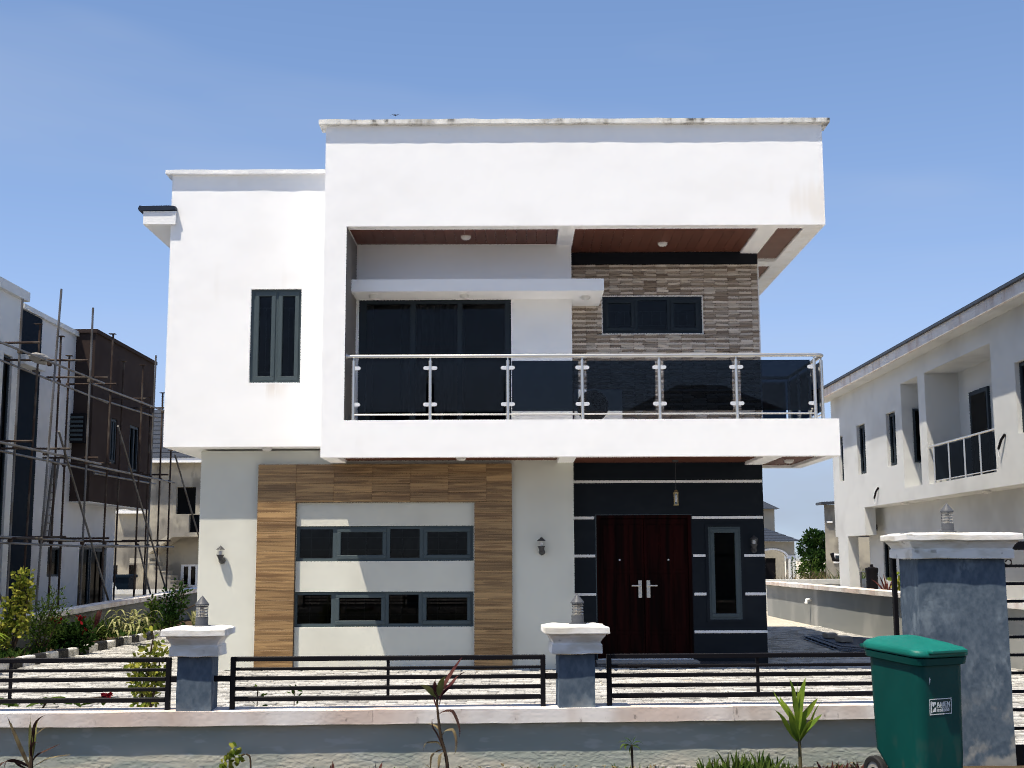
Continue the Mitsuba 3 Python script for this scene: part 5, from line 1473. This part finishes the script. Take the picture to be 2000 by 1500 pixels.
shrub('green_shrub', 'dark green bushy shrub against the left boundary wall beside the house corner', 'shrub', (-6.68, 24.9, .1), [[(-6.68, 24.9, .7), (-6.62, 24.9, 1.08)], [(-6.8, 24.9, .6), (-6.85, 24.9, .92)], [(-6.6, 24.9, .5), (-6.50, 24.9, .95)], [(-6.7, 24.8, .35), (-6.75, 24.8, .6)]], 'm_leaf_dark', 900, .075, .15, 5, 0.2, 0.5)
shrub('green_shrub', 'small sparse green shrub between the striped plant and the dark bushy shrub', 'shrub', (-7.3, 25.6, .1), [[(-7.32, 25.6, .5), (-7.32, 25.6, .80)], [(-7.25, 25.6, .4), (-7.18, 25.6, .68)]], 'm_leaf_mid', 190, .085, .10, 6, 0.2, 0.6)
shrub('green_shrub', 'low fern-like green plant left of the striped plant', 'plant', (-7.85, 24.2, .1), [[(-7.9, 24.2, .25), (-8.1, 24.2, .34)], [(-7.8, 24.2, .25), (-7.65, 24.2, .34)]], 'm_leaf_mid', 240, .15, .13, 7, 0.5, 0.2)
k = thing('red_stake_plant', 'thin dark red-leaved stake of a plant standing in the left bed', 'plant')
part(k, 'stem', MB().tube([(-7.6, 22.9, .1), (-7.58, 22.9, .35), (-7.54, 22.9, .50)], .018, 6), 'm_stem', 40)
for q in range(3):
    part(k, 'leaf', blade(MB(), [(-7.55, 22.9, .42), (-7.53 + .02 * q, 22.88, .56), (-7.50 + .03 * q, 22.9, .72)], .055, (1, .3 * q, 0), 7), 'm_leaf_red', True)
k = thing('broad_leaf_plant', 'bright green broad-leaved plant at the left edge of the picture, behind the fence', 'plant')
for i in range(16):
    a = rgp.uniform(0, 2 * math.pi)
    o = np.array([math.cos(a), math.sin(a), 0])
    c = np.array([-7.5, 17.9, .12])
    L = rgp.uniform(.3, .5)
    part(k, 'leaf', blade(MB(), [c, c + o * L * .35 + np.array([0, 0, L * .95]), c + o * L * .9 + np.array([0, 0, L * .75])], .12, np.cross(o, [0, 0, 1]), 9), 'm_leaf_lime', True)
k = thing('spiky_plant', 'small cream-leaved spiky plant at the foot of the house corner', 'plant')
for i in range(14):
    a = rgp.uniform(0, 2 * math.pi)
    o = np.array([math.cos(a), math.sin(a), 0])
    c = np.array([-6.28, 24.9, .25])
    part(k, 'leaf', blade(MB(), [c, c + o * .12 + np.array([0, 0, .28]), c + o * .25 + np.array([0, 0, .38])], .05, np.cross(o, [0, 0, 1]), 6), 'm_leaf_cream', True)
single('stick', MB().tube([(-6.95, 25.0, .2), (-6.55, 25.2, .62), (-6.2, 25.4, .80)], .012, 6), 'm_stem', 'bare dry stick leaning in the bed beside the house corner', 'stick', 40)
shrub('yellow_shrub', 'yellow-green variegated shrub standing behind the left short pillar', 'shrub', (-3.62, 12.6, .0), [[(-3.62, 12.6, .4), (-3.57, 12.6, .85)], [(-3.68, 12.6, .35), (-3.72, 12.6, .6)], [(-3.55, 12.6, .3), (-3.5, 12.6, .62)]], 'm_leaf_yellow', 420, .060, .095, 9, -0.1, 0.75)
k = thing('low_plant', 'low leafy plant with a red flower just behind the left fence panel', 'plant')
for i in range(18):
    x = rgp.uniform(-3.95, -3.15)
    c = np.array([x, 9.75 + rgp.uniform(0, .3), .48])
    o = np.array([rgp.normal(), rgp.normal() * .4, .55])
    part(k, 'leaf', blade(MB(), [c, c + o * .07, c + o * .13 + np.array([0, 0, -.03])], .05, rgp.normal(size=3), 6), 'm_leaf_mid', True)
pm = MB()
for q in range(12):
    small_leaf(pm, np.array([-3.12, 9.8, .56]), rgp.normal(size=3), rgp.normal(size=3), .05, .03)
part(k, 'blossom', pm, 'm_petal', True)
part(k, 'stem', MB().tube([(-3.9, 9.85, .0), (-3.6, 9.85, .5), (-3.12, 9.8, .55)], .008, 6), 'm_stem', 40)
for (x, lab) in ((-2.44, 'small leafy sprig between the left fence panel and the left short pillar'), (-1.96, 'small leafy sprig just right of the left short pillar'), (-1.68, 'small leafy sprig under the left end of the middle fence panel')):
    k = thing('sprig', lab, 'plant')
    lm = MB()
    r = np.random.default_rng(int(-x * 100))
    leaves_around(lm, [(x, 9.75, z) for z in np.linspace(.45, .60, 5)], 16, .05, .05, r, .3, .4)
    part(k, 'foliage', lm, 'm_leaf_mid', True)
    part(k, 'stem', MB().tube([(x, 9.75, 0), (x, 9.75, .6)], .004, 5), 'm_stem')


bm = [MB(), MB()]
r = np.random.default_rng(77)
for i in range(1700):
    yy = 17.5 + 11.5 * r.random() ** 1.2
    c = np.array([-8.42 + 0.74 * r.random(), yy, .10])
    if meshkit.noise(np.array([c[0] * 2.5, yy * 1.1, 0.0]), 9) < 0.38:
        continue
    o = np.array([r.normal() * .5, r.normal() * .5, 1.0])
    h = r.uniform(.06, .18)
    blade(bm[int(r.random() < .35)], [c, c + o * h * .6, c + o * h + np.array([0, 0, -.03])], r.uniform(.02, .06), r.normal(size=3), 5)
for i, (m_, lb) in enumerate((('m_leaf_dark', 'dark green'), ('m_leaf_mid', 'mid green'))):
    key = part(None, 'bed_ground_cover', bm[i], m_, True)
    labels[key] = {'label': f'{lb} low leaves filling the left planting bed', 'category': 'ground cover', 'kind': 'stuff'}


# behind the right boundary wall
k = thing('red_spiky_plant', 'red spiky-leaved plant behind the right boundary wall near the gate pillar', 'plant')
for (tx, tz) in ((-.30, .42), (-.16, .50), (-.06, .55), (.06, .40), (.16, .40), (-.34, .22), (.22, .26), (.0, .3)):
    c = np.array([8.35, 28.6, .70])
    part(k, 'leaf', blade(MB(), [c, c + np.array([tx * .4, rgp.uniform(-.1, .1), tz * .6]), c + np.array([tx, rgp.uniform(-.2, .2), tz])], .045, (1, 0, .3), 7), 'm_leaf_red', True)
part(k, 'stem', MB().tube([(8.35, 28.6, 0), (8.35, 28.6, .75)], .02, 6), 'm_stem')
shrub('yellow_shrub', 'yellow-green shrub right behind the right boundary wall, against the gate pillar', 'shrub', (8.60, 28.5, .0), [[(8.60, 28.5, .6), (8.60, 28.5, 1.2)]], 'm_leaf_yellow', 80, .14, .12, 12, 0.2, 0.6)
k = thing('dry_weeds', 'straggly dry weeds on the far low wall in front of the bungalow', 'weeds')
wm = [MB(), MB()]
r = np.random.default_rng(5)
for i in range(420):
    x = r.uniform(9.0, 12.2)
    c = np.array([x, 41.0 + r.uniform(0, 3), .4])
    h = r.uniform(.4, .85) * (1.0 if x < 10.6 else 1.15)
    d = np.array([r.normal() * .3, r.normal() * .3, h])
    blade(wm[0 if x < 10.6 else 1], [c, c + d * .6, c + d + np.array([r.normal() * .1, 0, -.03])], .03, r.normal(size=3), 4)
part(k, 'dry_stalks', wm[0], 'm_leaf_dry', True, kind='stuff')
part(k, 'green_stalks', wm[1], 'm_leaf_mid', True, kind='stuff')


def tree(label, base, h, blobs, m_, n, size, seed):
    k = thing('tree', label, 'tree')
    r = np.random.default_rng(seed)
    tm_ = MB()
    b = np.array(base)
    tm_.tube(curve([b, b + np.array([.1, 0, h * .35]), b + np.array([0, 0, h * .6])], 8), np.linspace(.16, .09, 8), 8)
    lm = MB()
    for (c, rad) in blobs:
        c = np.array(c)
        tm_.tube(curve([b + np.array([.05, 0, h * .35]), (b + c) / 2 + np.array([0, 0, h * .2]), c], 7), np.linspace(.08, .025, 7), 6)
        k_ = int(n * rad ** 2)
        for i in range(k_):
            dv = r.normal(size=3)
            dv /= np.linalg.norm(dv)
            rr_ = rad * (r.uniform(.3, 1.0) ** .45) * (0.75 + 0.5 * meshkit.noise(dv * 2.3 + c, seed))
            p = c + dv * rr_
            small_leaf(lm, p, dv + r.normal(size=3) * .7 + np.array([0, 0, -.2]), r.normal(size=3), size * r.uniform(.7, 1.3), size * .55)
    part(k, 'trunk', tm_, 'm_stem', 40)
    part(k, 'crown', lm, m_, True)


tree('round dense green tree between the bungalow and the stained tower', (15.6, 66, 0), 2.6, [((15.15, 66, 2.15), .42), ((15.55, 66, 2.6), .48), ((16.0, 66, 2.45), .52), ((15.4, 65.6, 1.55), .55), ((16.0, 65.8, 1.5), .6), ((16.5, 66.2, 2.2), .5), ((15.7, 66.5, 2.75), .34), ((15.2, 66.0, 1.0), .4)], 'm_leaf_dark', 2600, .15, 4)
tree('thin sapling top showing behind the bungalow roof', (14.15, 78, 0), 3.2, [((14.1, 78, 3.05), .28), ((14.3, 78, 2.7), .3)], 'm_leaf_dark', 900, .2, 6)
shrub('bush', 'low tangled bush under the round tree, beside the bungalow column', 'shrub', (13.2, 58, 0), [[(13.1, 58, .9), (12.9, 58, 1.5)], [(13.5, 58, .8), (13.6, 58, 1.4)], [(13.9, 58, .6), (14.1, 58, .9)]], 'm_leaf_mid', 700, .13, .38, 14, .3, .35)

# a far bird
bdv = MB()
for sg in (-1, 1):
    bdv.add([(0, 0, 0), (0, .22, 0), (sg * .35, .16, .10), (sg * .62, .30, .03), (sg * .30, .02, .09)], [(0, 1, 2), (0, 2, 4), (4, 2, 3)])
bdv.tri(trimesh.creation.icosphere(2, 1.0), lambda v: v * np.array([.07, .28, .06]))
single('bird', bdv.map(lambda v: v + np.array([-11.6, 118.0, 44.8])), 'm_blackmetal', 'tiny dark bird high in the sky above the parapet', 'bird', True)

# dead leaves, twigs and pebbles along the wall foot
lit = [MB(), MB()]
r = np.random.default_rng(91)
for i in range(900):
    x = r.uniform(-4.4, 2.9)
    y = 9.09 + K3 * x - abs(r.normal()) * 0.5
    if r.random() < 0.6:
        small_leaf(lit[0], np.array([x, y, 0.135 + r.uniform(0, .012)]), np.array([r.normal(), r.normal(), r.normal() * .15]), np.array([r.normal() * .3, r.normal() * .3, 1.0]), r.uniform(.02, .06), r.uniform(.01, .025))
    else:
        q = r.uniform(.006, .02)
        lit[1].cbox(x - q, x + q, y - q * .8, y + q * .8, 0.115, 0.12 + q, q * .35)
key = part(None, 'leaf_litter', lit[0], 'm_leaf_dry', True)
labels[key] = {'label': 'dry fallen leaves scattered along the foot of the front wall', 'category': 'leaf litter', 'kind': 'stuff'}
key = part(None, 'pebbles', lit[1], 'm_concrete')
labels[key] = {'label': 'small grey stones scattered along the foot of the front wall', 'category': 'pebbles', 'kind': 'stuff'}
